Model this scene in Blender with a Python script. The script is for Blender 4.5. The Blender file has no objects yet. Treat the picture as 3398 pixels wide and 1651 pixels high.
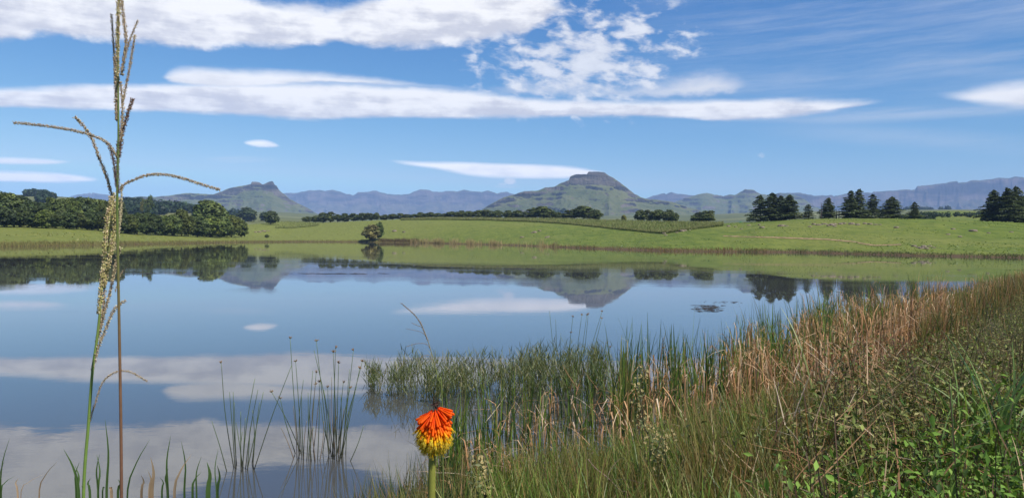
import bpy, math, random
import numpy as np
from mathutils import Vector, Matrix, Quaternion

rng = np.random.default_rng(7)
random.seed(7)
scene = bpy.context.scene
COL = scene.collection

# ------------------------------------------------------------------ camera
IMW, IMH = 3398.0, 1651.0
FPX = 1699.0 / math.tan(math.radians(33.0))
EYE = 3.0
PITCH = math.atan(35.5 / FPX)
ROLL = 0.011
_F = Vector((0, math.cos(PITCH), -math.sin(PITCH)))
_R0 = Vector((1, 0, 0))
_U0 = _R0.cross(_F)
_R = (_R0 * math.cos(ROLL) + _U0 * math.sin(ROLL)).normalized()
_U = _R.cross(_F).normalized()
cam_data = bpy.data.cameras.new('camera')
cam_data.sensor_width = 36.0
cam_data.lens = 36.0 * FPX / IMW
cam_data.clip_start = 0.05
cam_data.clip_end = 60000.0
cam = bpy.data.objects.new('camera', cam_data)
COL.objects.link(cam)
cam.matrix_world = Matrix(((_R.x, _U.x, -_F.x, 0), (_R.y, _U.y, -_F.y, 0), (_R.z, _U.z, -_F.z, EYE), (0, 0, 0, 1)))
scene.camera = cam


def ray(x, y):
    d = _F + _R * ((x - IMW / 2) / FPX) + _U * ((IMH / 2 - y) / FPX)
    return d / d.y


def at(x, y, d):
    """the world point seen at photo position x, y when it stands d metres ahead"""
    v = ray(x, y) * d
    return Vector((v.x, v.y, v.z + EYE))


def at_np(x, y, d):
    x = np.asarray(x, float); y = np.asarray(y, float); d = np.asarray(d, float)
    a = (x - IMW / 2) / FPX; b = (IMH / 2 - y) / FPX
    vx = _F.x + _R.x * a + _U.x * b; vy = _F.y + _R.y * a + _U.y * b; vz = _F.z + _R.z * a + _U.z * b
    return np.stack([vx / vy * d, d + 0 * vx, vz / vy * d + EYE], -1)


# ------------------------------------------------------------------ light
SUN_EL = math.radians(54.0)
SUN_AZ = math.radians(132.0)          # measured from +Y towards +X: behind the camera, to the right
sun_dir = Vector((math.sin(SUN_AZ) * math.cos(SUN_EL), math.cos(SUN_AZ) * math.cos(SUN_EL), math.sin(SUN_EL)))
sl = bpy.data.lights.new('sun', 'SUN')
sl.energy = 5.0
sl.angle = math.radians(0.53)
sl.color = (1.0, 0.955, 0.89)
so = bpy.data.objects.new('sun', sl)
COL.objects.link(so)
so.rotation_mode = 'QUATERNION'
so.rotation_quaternion = sun_dir.to_track_quat('Z', 'Y')

scene.view_settings.view_transform = 'Standard'
scene.view_settings.look = 'None'
scene.view_settings.gamma = 1.0
scene.view_settings.exposure = 0.32
scene.view_settings.use_curve_mapping = False
scene.render.engine = 'CYCLES'
scene.cycles.use_denoising = True
scene.cycles.max_bounces = 6
scene.cycles.diffuse_bounces = 2
scene.cycles.glossy_bounces = 3
scene.cycles.transmission_bounces = 3
scene.cycles.transparent_max_bounces = 6
scene.cycles.volume_bounces = 1
scene.cycles.sample_clamp_indirect = 6.0


# ------------------------------------------------------------------ node helper
class E:
    """a socket that can be calculated with"""
    def __init__(s, nt, sock): s.nt = nt; s.k = sock
    def _m(s, op, *args, clamp=False):
        n = s.nt.nodes.new('ShaderNodeMath'); n.operation = op; n.use_clamp = clamp
        for i, a in enumerate((s,) + args):
            if isinstance(a, E): s.nt.links.new(a.k, n.inputs[i])
            else: n.inputs[i].default_value = a
        return E(s.nt, n.outputs[0])
    def __add__(s, o): return s._m('ADD', o)
    __radd__ = __add__
    def __sub__(s, o): return s._m('SUBTRACT', o)
    def __rsub__(s, o): return (s * -1.0) + o
    def __mul__(s, o): return s._m('MULTIPLY', o)
    __rmul__ = __mul__
    def __truediv__(s, o): return s._m('DIVIDE', o)
    def max(s, o): return s._m('MAXIMUM', o)
    def min(s, o): return s._m('MINIMUM', o)
    def abs(s): return s._m('ABSOLUTE')
    def pow(s, o): return s._m('POWER', o)
    def ss(s, a, b):
        n = s.nt.nodes.new('ShaderNodeMapRange'); n.interpolation_type = 'SMOOTHSTEP'
        s.nt.links.new(s.k, n.inputs['Value'])
        for nm, v in (('From Min', a), ('From Max', b)):
            if isinstance(v, E): s.nt.links.new(v.k, n.inputs[nm])
            else: n.inputs[nm].default_value = v
        return E(s.nt, n.outputs[0])


def xyz(nt, x, y, z=0.0):
    n = nt.nodes.new('ShaderNodeCombineXYZ')
    for i, v in enumerate((x, y, z)):
        if isinstance(v, E): nt.links.new(v.k, n.inputs[i])
        else: n.inputs[i].default_value = v
    return E(nt, n.outputs[0])


def noise(nt, vec, scale=1.0, detail=4.0, rough=0.55, dist=0.0, col=False):
    n = nt.nodes.new('ShaderNodeTexNoise')
    nt.links.new(vec.k, n.inputs['Vector'])
    n.inputs['Scale'].default_value = scale
    n.inputs['Detail'].default_value = detail
    n.inputs['Roughness'].default_value = rough
    n.inputs['Distortion'].default_value = dist
    return E(nt, n.outputs[1 if col else 0])


def mixc(nt, f, a, b):
    n = nt.nodes.new('ShaderNodeMix'); n.data_type = 'RGBA'
    for i, v in ((0, f), (6, a), (7, b)):
        if isinstance(v, E): nt.links.new(v.k, n.inputs[i])
        elif i == 0: n.inputs[0].default_value = v
        else: n.inputs[i].default_value = (*v, 1.0)
    return E(nt, n.outputs[2])


# ------------------------------------------------------------------ sky with its clouds
SKY_STRENGTH = 0.1
world = bpy.data.worlds.new('World')
scene.world = world
world.use_nodes = True


def build_world():
    nt = world.node_tree
    nt.nodes.clear()
    sky = nt.nodes.new('ShaderNodeTexSky')
    sky.sky_type = 'NISHITA'
    sky.sun_disc = False
    sky.sun_elevation = SUN_EL
    sky.sun_rotation = SUN_AZ
    sky.altitude = 3000.0
    sky.air_density = 1.0
    sky.dust_density = 0.0
    sky.ozone_density = 10.0
    tc = nt.nodes.new('ShaderNodeTexCoord')
    sep = nt.nodes.new('ShaderNodeSeparateXYZ')
    nt.links.new(tc.outputs['Generated'], sep.inputs[0])
    X, Y, Z = (E(nt, sep.outputs[i]) for i in range(3))
    az = X._m('ARCTAN2', Y)
    el = Z._m('ARCSINE')
    AZ0, AZ1, ELM = -0.8, 0.8, 0.5

    def ang(x, y):
        r = ray(x, y)
        return math.atan2(r.x, r.y), math.atan2(r.z, math.hypot(r.x, r.y))
    azn = (az - AZ0) / (AZ1 - AZ0)

    def curve(pts):
        n = nt.nodes.new('ShaderNodeFloatCurve')
        nt.links.new(azn.k, n.inputs['Value'])
        c = n.mapping.curves[0]
        n.mapping.extend = 'HORIZONTAL'
        P = sorted((((a - AZ0) / (AZ1 - AZ0)), (e + 0.05) / ELM) for a, e in (ang(*p) for p in pts))
        while len(c.points) < len(P): c.points.new(0.5, 0.5)
        for q, p in zip(c.points, P): q.location = p; q.handle_type = 'AUTO_CLAMPED'
        n.mapping.update()
        return E(nt, n.outputs[0]) * ELM - 0.05
    # noises in angle space, drawn out along the horizon
    v_puff = xyz(nt, az * 18.0, el * 34.0, 0.0)
    n_puff = noise(nt, v_puff, 1.0, 6.0, 0.6) - 0.5
    v_lens = xyz(nt, az * 7.0, el * 60.0, 3.0)
    n_lens = noise(nt, v_lens, 1.0, 5.0, 0.55) - 0.5
    v_fine = xyz(nt, az * 45.0 + n_puff * 2.0, el * 75.0, 7.0)
    n_fine = noise(nt, v_fine, 1.0, 5.0, 0.62) - 0.5
    v_str = xyz(nt, az * 3.2 + el * 3.0, el * 44.0 - az * 2.0 + n_puff * 0.35, 11.0)
    n_str = noise(nt, v_str, 1.0, 6.0, 0.68) - 0.5

    base = E(nt, sky.outputs[0])
    sr = nt.nodes.new('ShaderNodeSeparateColor')
    nt.links.new(base.k, sr.inputs[0])
    cc = nt.nodes.new('ShaderNodeCombineColor')
    for i, (g, p, top) in enumerate(((6.6, 1.78, 0.50), (1.98, 1.20, 0.84), (1.06, 0.66, 0.92))):
        ch = ((E(nt, sr.outputs[i]) * 0.1).pow(p) * g).min(top) * (SKY_VAL / SKY_STRENGTH)
        nt.links.new(ch.k, cc.inputs[i])
    out = E(nt, cc.outputs[0])
    WHITE = tuple(c / SKY_STRENGTH for c in (0.93, 0.925, 0.95))
    GREY = tuple(c / SKY_STRENGTH for c in (0.69, 0.70, 0.78))
    LOWC = tuple(c / SKY_STRENGTH for c in (1.42, 1.36, 1.32))
    BRIGHT = tuple(c / SKY_STRENGTH for c in (1.10, 1.09, 1.09))

    def layer(out, a, lo, hi, t, op=1.0):
        return mixc(nt, a * op if op != 1.0 else a, out, mixc(nt, t, lo, hi))

    # thin cirrus streaks, upper right
    m = az.ss(ang(1950, 0)[0], ang(2500, 0)[0]) * el.ss(0.115, 0.2)
    out = layer(out, (n_str + 0.5).ss(0.34, 0.86) * m, WHITE, WHITE, 0.5, 0.34)
    # contrail-like thin lines, right
    def line(out, pts, half, op):
        d = (el + n_lens * 0.006 - curve(pts)).abs()
        a = (1.0 - d.ss(0.0, half)) * (n_str + 0.5).ss(0.25, 0.6)
        lo_a, hi_a = ang(*pts[0])[0], ang(*pts[-1])[0]
        a = a * az.ss(lo_a, lo_a + (0.05 if pts[-1][0] < 1200 else 0.16))
        if pts[-1][0] < 3300: a = a * (1.0 - az.ss(hi_a - 0.05, hi_a))
        return layer(out, a, WHITE, WHITE, 0.5, op)
    out = line(out, [(2450, 440), (2800, 446), (3100, 462), (3398, 485), (3700, 505)], 0.017, 0.20)
    out = line(out, [(2000, 330), (2600, 385), (3000, 378), (3398, 352), (3700, 320)], 0.012, 0.34)
    out = line(out, [(640, 527), (760, 528), (860, 530), (960, 532)], 0.006, 0.40)

    def band(out, top, bot, st, sb, warp, wamp, lo, hi, op=1.0, extra=None, fine=0.0):
        e = el + warp * wamp
        if fine: e = e + n_fine * fine
        T, B = curve(top), curve(bot)
        th = (T - B)
        a = (T - e).ss(0.0, st) * (e - B).ss(0.0, sb) * th.ss(0.0008, 0.006)
        if extra is not None: a = a * extra
        t = ((e - B) / th.max(0.004) * 0.8 + n_puff * 2.0 + n_lens * 1.6 + 0.12)
        return layer(out, a, lo, hi, t.ss(0.0, 0.75), op)

    # mottled altocumulus field
    def ell(x, y, rx, ry):
        a0, e0 = ang(x, y)
        dx = (az - a0) / (rx / FPX); dy = (el - e0) / (ry / FPX)
        return dx * dx + dy * dy
    v_mot = xyz(nt, az * 27.0 - el * 10.0 + n_fine * 0.3, el * 54.0 + az * 9.0, 2.0)
    n_mot = noise(nt, v_mot, 1.0, 5.0, 0.56, 0.2)
    fld = (1.0 - ell(1930, 190, 400, 210).pow(0.6)).max(-1.0)
    a = (n_mot + fld * 0.24 + n_fine * 0.14).ss(0.52, 0.76)
    out = layer(out, a * fld.ss(-0.30, 0.15), WHITE, BRIGHT, (n_mot + n_fine * 0.3).ss(0.45, 0.75), 0.80)
    # ragged veil above the right half of the long band
    out = band(out, [(1540, 312), (1680, 262), (1800, 250), (2000, 262), (2200, 245), (2360, 222), (2440, 235), (2500, 280)],
               [(1540, 312), (1700, 320), (2000, 330), (2300, 330), (2420, 315), (2500, 280)], 0.03, 0.012, n_puff, 0.024, WHITE, WHITE, 0.92, None, 0.010)
    # big top band
    out = band(out, [(-700, -330), (-200, -220), (400, -170), (750, -60), (960, -4), (1150, 4), (1300, -50), (1500, -130), (1700, -120), (1830, -20), (1890, 25), (1930, 45)],
               [(-700, 150), (-100, 160), (60, 150), (150, 128), (280, 145), (420, 155), (560, 166), (650, 174), (760, 165), (900, 172), (1030, 158), (1120, 150), (1210, 165), (1330, 172), (1450, 166), (1550, 158), (1640, 140), (1720, 130), (1795, 92), (1868, 50), (1930, 45)],
               0.018, 0.012, n_puff, 0.022, GREY, BRIGHT, 1.0, None, 0.012)
    # long stratiform band
    out = band(out, [(-700, 265), (-200, 280), (0, 280), (300, 271), (560, 266), (900, 264), (1300, 274), (1560, 290), (1800, 318), (2100, 325), (2400, 318), (2700, 318), (2860, 322), (2990, 328)],
               [(-700, 370), (-200, 368), (0, 366), (300, 372), (600, 380), (760, 390), (1000, 404), (1200, 400), (1500, 398), (1800, 398), (2050, 395), (2250, 396), (2420, 408), (2600, 400), (2800, 368), (2990, 328)],
               0.011, 0.007, n_lens, 0.010, GREY, BRIGHT, 1.0, None, 0.0055)
    # bright lens lying on the band
    out = band(out, [(525, 258), (590, 216), (640, 213), (800, 218), (1000, 226), (1200, 243), (1400, 268), (1550, 283), (1620, 296)],
               [(525, 258), (580, 278), (700, 290), (900, 287), (1050, 280), (1200, 284), (1400, 290), (1550, 298), (1620, 296)],
               0.013, 0.0045, n_lens, 0.009, WHITE, BRIGHT, 0.97, None, 0.0055)
    # right-hand lens and its veil
    out = band(out, [(2900, 262), (3050, 232), (3200, 212), (3398, 205), (3700, 205)], [(2900, 262), (3100, 268), (3398, 270), (3700, 272)], 0.035, 0.02, n_lens, 0.018, WHITE, WHITE, 0.6)
    out = band(out, [(3060, 314), (3160, 296), (3300, 268), (3398, 256), (3600, 240)], [(3060, 314), (3200, 344), (3300, 358), (3398, 366), (3600, 376)], 0.014, 0.010, n_lens, 0.008, WHITE, BRIGHT, 0.97, None, 0.004)
    # small and low lenses
    out = band(out, [(793, 472), (830, 462), (870, 460), (910, 470), (942, 487)], [(793, 472), (830, 486), (870, 492), (915, 491), (942, 487)], 0.005, 0.004, n_lens, 0.004, BRIGHT, LOWC, 0.85)
    out = band(out, [(820, 498), (860, 494), (900, 498)], [(820, 498), (860, 503), (900, 498)], 0.003, 0.003, n_lens, 0.002, WHITE, WHITE, 0.55)
    out = band(out, [(-400, 500), (-100, 516), (0, 518), (120, 522), (200, 530), (275, 541)], [(-400, 560), (-100, 548), (60, 549), (180, 549), (275, 541)], 0.005, 0.003, n_lens, 0.005, BRIGHT, LOWC, 1.0, None, 0.002)
    out = band(out, [(-400, 545), (-100, 560), (60, 562), (200, 570), (300, 582), (355, 595)], [(-400, 622), (-100, 606), (60, 605), (200, 606), (300, 602), (355, 595)], 0.005, 0.004, n_lens, 0.007, BRIGHT, LOWC, 1.0, None, 0.002)
    out = band(out, [(1255, 528), (1330, 527), (1500, 532), (1650, 538), (1800, 543), (1920, 550), (1980, 560), (2030, 572)], [(1255, 528), (1330, 546), (1430, 562), (1520, 580), (1650, 594), (1780, 597), (1900, 594), (1980, 583), (2030, 572)], 0.006, 0.006, n_lens, 0.006, BRIGHT, LOWC, 0.95)
    out = band(out, [(1590, 615), (1680, 612), (1770, 618)], [(1590, 615), (1680, 628), (1770, 618)], 0.004, 0.004, n_lens, 0.004, WHITE, WHITE, 0.4)
    for (x, y, rx, ry, o) in ((1693, 602, 26, 11, 0.75), (2524, 516, 17, 13, 0.62), (1668, 611, 14, 6, 0.4)):
        out = layer(out, (1.0 - (ell(x, y, rx, ry) + n_fine * 4.0).ss(0.0, 1.1)), WHITE, BRIGHT, 0.6, o)
    # the same kind of banded cloud all round, beyond the part in view
    p = Z.max(0.03)
    v_all = xyz(nt, X / p * 0.35, Y / p * 0.9, 21.0)
    n_all = noise(nt, v_all, 1.0, 6.0, 0.55)
    beyond = (az.abs().ss(0.70, 0.95)).max(el.ss(0.36, 0.5)) * Z.ss(0.03, 0.12)
    out = layer(out, n_all.ss(0.50, 0.66) * beyond, GREY, WHITE, n_all.ss(0.5, 0.75), 0.9)

    bg = nt.nodes.new('ShaderNodeBackground')
    bg.inputs['Strength'].default_value = SKY_STRENGTH * 0.80
    nt.links.new(out.k, bg.inputs['Color'])
    wo = nt.nodes.new('ShaderNodeOutputWorld')
    nt.links.new(bg.outputs[0], wo.inputs['Surface'])


SKY_VAL = 1.0
build_world()
world.cycles.sampling_method = 'MANUAL'
world.cycles.sample_map_resolution = 512


# ------------------------------------------------------------------ mesh and object helpers
def mk_mesh(name, V, F, col=None, smooth=False, uv=None):
    """V (n,3), F a list of int arrays (m,3) or (m,4); col (n,3) base colours"""
    me = bpy.data.meshes.new(name)
    V = np.asarray(V, np.float32)
    Fs = [np.asarray(f, np.int32) for f in (F if isinstance(F, list) else [F]) if len(f)]
    me.vertices.add(len(V)); me.vertices.foreach_set('co', V.ravel())
    li = np.concatenate([f.ravel() for f in Fs])
    tot = np.concatenate([np.full(len(f), f.shape[1], np.int32) for f in Fs])
    st = np.concatenate([[0], np.cumsum(tot)[:-1]]).astype(np.int32)
    me.loops.add(len(li)); me.loops.foreach_set('vertex_index', li)
    me.polygons.add(len(tot)); me.polygons.foreach_set('loop_start', st); me.polygons.foreach_set('loop_total', tot)
    if smooth: me.polygons.foreach_set('use_smooth', np.ones(len(tot), bool))
    me.update(calc_edges=True)
    if col is not None:
        a = me.color_attributes.new('Col', 'FLOAT_COLOR', 'POINT')
        c = np.ones((len(V), 4), np.float32); c[:, :3] = np.clip(col, 0, 1)
        a.data.foreach_set('color', c.ravel())
    return me


def link(name, me, mat=None, parent=None, loc=None):
    o = bpy.data.objects.new(name, me)
    COL.objects.link(o)
    if me is not None and mat is not None and not me.materials: me.materials.append(mat)
    if parent is not None: o.parent = parent
    if loc is not None: o.location = loc
    return o


def tag(o, label=None, cat=None, group=None, kind=None):
    if label: o['label'] = label
    if cat: o['category'] = cat
    if group: o['group'] = group
    if kind: o['kind'] = kind
    return o


def thing(name, loc, label, cat, group=None):
    return tag(link(name, None, loc=loc), label, cat, group)


class Bag:
    """collects pieces of one mesh"""
    def __init__(s): s.V = []; s.F = {}; s.C = []; s.n = 0
    def add(s, V, F, C):
        V = np.asarray(V, float)
        s.V.append(V); s.C.append(np.broadcast_to(np.asarray(C, float), V.shape))
        for f in (F if isinstance(F, list) else [F]):
            f = np.asarray(f)
            if len(f): s.F.setdefault(f.shape[1], []).append(f + s.n)
        s.n += len(V)
    def mesh(s, name, smooth=False):
        return mk_mesh(name, np.concatenate(s.V), [np.concatenate(v) for v in s.F.values()], np.concatenate(s.C), smooth)


def tube(pts, rad, sides=6, cap=True):
    P = np.asarray(pts, float); n = len(P); R = np.broadcast_to(np.asarray(rad, float), (n,))
    T = np.gradient(P, axis=0); T /= np.linalg.norm(T, axis=1)[:, None] + 1e-12
    ref = np.array([0.0, 1.0, 0.0]) if abs(T[0, 1]) < 0.8 else np.array([1.0, 0, 0])
    A = np.cross(T, ref); A /= np.linalg.norm(A, axis=1)[:, None] + 1e-12
    B = np.cross(T, A)
    th = np.arange(sides) * 2 * np.pi / sides
    V = P[:, None] + R[:, None, None] * (np.cos(th)[None, :, None] * A[:, None] + np.sin(th)[None, :, None] * B[:, None])
    V = V.reshape(-1, 3)
    i = np.arange(n - 1)[:, None] * sides; j = np.arange(sides)[None]; k = (j + 1) % sides
    F = np.stack([i + j, i + k, i + sides + k, i + sides + j], -1).reshape(-1, 4)
    Fs = [F]
    if cap and sides > 2:
        a = np.arange(1, sides - 1)
        Fs.append(np.stack([0 * a, a + 1, a], -1))
        o = (n - 1) * sides
        Fs.append(np.stack([o + 0 * a, o + a, o + a + 1], -1))
    return V, Fs


def spline(pts, n):
    """Catmull-Rom through pts, n samples"""
    P = np.asarray(pts, float)
    P = np.concatenate([2 * P[:1] - P[1:2], P, 2 * P[-1:] - P[-2:-1]])
    m = len(P) - 3
    s = np.linspace(0, m - 1e-6, n); i = s.astype(int); t = (s - i)[:, None]
    a, b, c, d = P[i], P[i + 1], P[i + 2], P[i + 3]
    return 0.5 * ((2 * b) + (c - a) * t + (2 * a - 5 * b + 4 * c - d) * t ** 2 + (3 * b - a - 3 * c + d) * t ** 3)


def hash2(ix, iy, seed=0):
    n = (ix.astype(np.int64) * 374761393 + iy.astype(np.int64) * 668265263 + seed * 974711) & 0x7fffffff
    n = ((n ^ (n >> 13)) * 1274126177) & 0x7fffffff
    return ((n ^ (n >> 16)) & 0xffff) / 65535.0


def vnoise(x, y, seed=0):
    x = np.asarray(x, float); y = np.asarray(y, float)
    ix = np.floor(x).astype(np.int64); iy = np.floor(y).astype(np.int64)
    fx = x - ix; fy = y - iy
    fx = fx * fx * (3 - 2 * fx); fy = fy * fy * (3 - 2 * fy)
    a = hash2(ix, iy, seed); b = hash2(ix + 1, iy, seed); c = hash2(ix, iy + 1, seed); d = hash2(ix + 1, iy + 1, seed)
    return (a * (1 - fx) + b * fx) * (1 - fy) + (c * (1 - fx) + d * fx) * fy


def fbm(x, y, oct=4, seed=0, gain=0.5):
    s = 0; a = 1.0; t = 0
    for k in range(oct):
        s = s + a * (vnoise(x * 2 ** k, y * 2 ** k, seed + k * 17) - 0.5); t += a; a *= gain
    return s / t * 2


def sstep(x, a, b):
    t = np.clip((x - a) / (b - a), 0, 1)
    return t * t * (3 - 2 * t)


# ------------------------------------------------------------------ materials
def new_mat(name):
    m = bpy.data.materials.new(name); m.use_nodes = True
    return m, m.node_tree, m.node_tree.nodes['Principled BSDF']


def plant_mat(name, rough=0.55, transl=0.3, var=0.35, scale=30.0, spec=0.35):
    m, nt, b = new_mat(name)
    at_ = nt.nodes.new('ShaderNodeAttribute'); at_.attribute_name = 'Col'
    tc = nt.nodes.new('ShaderNodeTexCoord')
    n = noise(nt, E(nt, tc.outputs['Object']), scale, 3.0)
    f = (n - 0.5) * (2.2 * var) + 1.0
    mul = nt.nodes.new('ShaderNodeVectorMath'); mul.operation = 'SCALE'
    nt.links.new(at_.outputs['Color'], mul.inputs[0]); nt.links.new(f.k, mul.inputs['Scale'])
    nt.links.new(mul.outputs[0], b.inputs['Base Color'])
    b.inputs['Roughness'].default_value = rough
    b.inputs['Specular IOR Level'].default_value = spec
    if transl > 0:
        t = nt.nodes.new('ShaderNodeBsdfTranslucent')
        tm = nt.nodes.new('ShaderNodeVectorMath'); tm.operation = 'MULTIPLY'
        tm.inputs[1].default_value = (1.15, 1.1, 0.6)
        nt.links.new(mul.outputs[0], tm.inputs[0]); nt.links.new(tm.outputs[0], t.inputs['Color'])
        mx = nt.nodes.new('ShaderNodeMixShader'); mx.inputs[0].default_value = transl
        nt.links.new(b.outputs[0], mx.inputs[1]); nt.links.new(t.outputs[0], mx.inputs[2])
        nt.links.new(mx.outputs[0], nt.nodes['Material Output'].inputs['Surface'])
    return m


M_BLADE = plant_mat('blade_green', 0.45, 0.38, 0.3, 14.0)
M_LEAF = plant_mat('weed_leaf', 0.6, 0.25, 0.3, 9.0, 0.15)
M_CROWN = plant_mat('tree_foliage', 0.6, 0.22, 0.5, 1.6, 0.25)
M_STRAW = plant_mat('dry_stalk', 0.7, 0.2, 0.3, 40.0, 0.2)
M_SEED = plant_mat('seed_husk', 0.75, 0.15, 0.55, 900.0, 0.2)
M_STEM = plant_mat('green_stem', 0.4, 0.0, 0.25, 120.0)
M_BARK = plant_mat('bark', 0.9, 0.0, 0.5, 12.0, 0.1)
M_FLORET = plant_mat('floret', 0.55, 0.5, 0.15, 200.0, 0.2)


# ------------------------------------------------------------------ the lie of the land
def ctrl(pts):
    P = np.array(pts, float); return P[:, 0], P[:, 1:]


FAR_SHORE = ctrl([(-900, 836), (-400, 826), (0, 818), (396, 811), (791, 804), (1000, 802), (1187, 802.5), (1372, 805), (1715, 814), (2058, 828), (2243, 833), (2638, 837), (3034, 848), (3398, 855), (3900, 864), (4500, 875)])
K1 = ctrl([(-900, 748, 250), (-400, 750, 250), (0, 754, 262), (200, 760, 268), (400, 771, 292), (550, 778, 335), (800, 787, 420), (930, 780, 480), (1187, 770, 485), (1600, 772, 410), (1900, 782, 350), (2100, 800, 285), (2243, 777, 290), (2404, 756, 300), (2516, 768, 262), (2749, 775, 255), (3034, 780, 245), (3398, 790, 235), (4500, 800, 230)])
K2 = ctrl([(-900, 735, 330), (-400, 735, 330), (0, 738, 340), (400, 748, 390), (650, 757, 450), (800, 748, 520), (926, 735, 580), (1072, 740, 585), (1188, 734, 575), (1305, 729, 560), (1421, 725, 550), (1600, 726, 530), (1775, 727, 515), (1949, 730, 495), (2124, 735, 475), (2299, 739, 440), (2404, 742, 400), (2516, 736, 350), (2632, 729, 325), (2749, 727, 315), (2942, 726, 305), (3097, 727, 300), (3252, 735, 300), (3398, 740, 300), (4500, 756, 300)])
K4 = ctrl([(-900, 636, 1400), (-400, 640, 1400), (0, 648, 1400), (85, 649, 1400), (160, 652, 1400), (230, 657, 1400), (330, 668, 1400), (411, 676, 1300), (560, 690, 1200), (652, 705, 1100), (800, 720, 1100), (1000, 728, 1200), (1200, 740, 1300), (1700, 742, 1300), (2400, 742, 1200), (2880, 738, 900), (2985, 716, 820), (3078, 702, 800), (3155, 700, 800), (3264, 702, 800), (3398, 712, 800), (4500, 720, 800)])
K5 = ctrl([(-900, 655, 3000), (0, 665, 3000), (411, 682, 3000), (652, 700, 3000), (800, 704, 3000), (930, 707, 3000), (1000, 711, 3000), (1200, 722, 3000), (1700, 728, 3000), (2149, 715, 3000), (2400, 712, 3000), (2900, 700, 3000), (3398, 700, 3000), (4500, 700, 3000)])
NEAR = ctrl([(-2500, 8.5), (-400, 7.2), (0, 6.6), (600, 6.3), (1100, 6.9), (1350, 8.2), (1600, 9.6), (1980, 10.9), (2374, 12.9), (2770, 16.0), (3034, 22.0), (3232, 33.0), (3398, 48.0), (3700, 75.0), (4500, 110.0)])
BANK = 1.35


def lerpc(c, x, k): return np.interp(x, c[0], c[1][:, k])


def px_of_u(u): return IMW / 2 + FPX * u


def horizon_y(x): return 790.0 + ROLL * (x - IMW / 2)


def z_of(x, y, d): return at_np(x, y, d)[..., 2]


def shore_d(x):
    y = lerpc(FAR_SHORE, x, 0)
    dz = -at_np(x, y, 1.0)[..., 2] + EYE
    return EYE / np.maximum(dz, 1e-4)


def land(X, Yd):
    """ground height at world x, y"""
    X = np.asarray(X, float); Yd = np.asarray(Yd, float)
    th = np.arctan2(X, Yd); r = np.hypot(X, Yd)
    tc = np.clip(th, math.radians(-50), math.radians(47))
    u = np.tan(tc); d = r * np.cos(tc)
    x = px_of_u(u)
    ds = shore_d(x)
    k1d = lerpc(K1, x, 1); k1z = z_of(x, lerpc(K1, x, 0), k1d)
    k2d = lerpc(K2, x, 1); k2z = z_of(x, lerpc(K2, x, 0), k2d)
    k3d = k2d * 1.45; k3z = z_of(x, lerpc(K2, x, 0) + 9, k3d)
    k4d = lerpc(K4, x, 1); k4z = z_of(x, lerpc(K4, x, 0), k4d)
    k5d = lerpc(K5, x, 1); k5z = z_of(x, lerpc(K5, x, 0), k5d)
    kd = [ds, k1d, k2d, k3d, k4d, k5d, 15000 + 0 * d]
    kz = [0 * d, k1z, k2z, k3z, k4z, k5z, 120 + 0 * d]
    z = np.where(d > kd[-1], kz[-1], 0.0)
    for i in range(6):
        a, b = kd[i], kd[i + 1]
        t = np.clip((d - a) / (b - a), 0, 1)
        if i in (1,): t = t * (1.35 - 0.35 * t)
        elif i >= 2: t = 0.4 * t + 0.6 * t * t * (3 - 2 * t)
        z = np.where((d >= a) & (d < b), kz[i] * (1 - t) + kz[i + 1] * t, z)
    far = d - ds
    # roughness of the far ground
    z = z + np.where(far > 0, sstep(far, 4, 40) * (0.35 * fbm(X / 22, Yd / 22, 3, 3) + 0.0016 * np.minimum(d, 2500) * fbm(X / 160, Yd / 160, 3, 9) * sstep(d, 700, 1000)), 0)
    z = z + np.where(far > 0, 0.25 * sstep(far, 0, 2.5), 0)
    # near bank
    dn = lerpc(NEAR, x, 0)
    nb = dn - d
    run = np.clip(dn * 0.75, 4.0, 9.0)
    low = 1 - 0.52 * sstep(d, 4.5, 13.0) * sstep(x, 1700, 2600)
    zn = BANK * low * sstep(nb, 0, run) * (0.75 + 0.25 * sstep(nb, 0, 2)) + 0.07 * fbm(X / 0.9, Yd / 0.9, 3, 5) * sstep(nb, 0.2, 2.0)
    lake = -np.minimum(1.6, 0.16 * np.minimum(np.maximum(d - dn, 0), np.maximum(ds - d, 0)))
    z = np.where(d < dn, zn, np.where(d < ds, lake, z))
    # behind the camera the bank goes on
    bk = sstep(np.abs(th), math.radians(85), math.radians(125))
    zb = BANK + 0.4 * fbm(X / 30, Yd / 30, 3, 8) * sstep(r, 3, 20)
    return z * (1 - bk) + zb * bk


def hit(x, y, d0=None, d1=None):
    """where the sight line through photo x, y first meets far ground (world depth)"""
    r = ray(x, y)
    lo = float(shore_d(np.array(x))) * 0.99 if d0 is None else d0
    hi = 1400.0 if d1 is None else d1
    ds = np.geomspace(lo, hi, 700)
    zz = land(r.x * ds, ds); zr = EYE + r.z * ds
    k = np.nonzero(zz >= zr)[0]
    return float(ds[k[0]]) if len(k) else None


def near_hit(x, y):
    r = ray(x, y)
    ds = np.geomspace(1.0, 70, 500)
    zz = np.maximum(land(r.x * ds, ds), 0.0); zr = EYE + r.z * ds
    k = np.nonzero(zz >= zr)[0]
    return float(ds[k[0]]) if len(k) else 60.0


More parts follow.
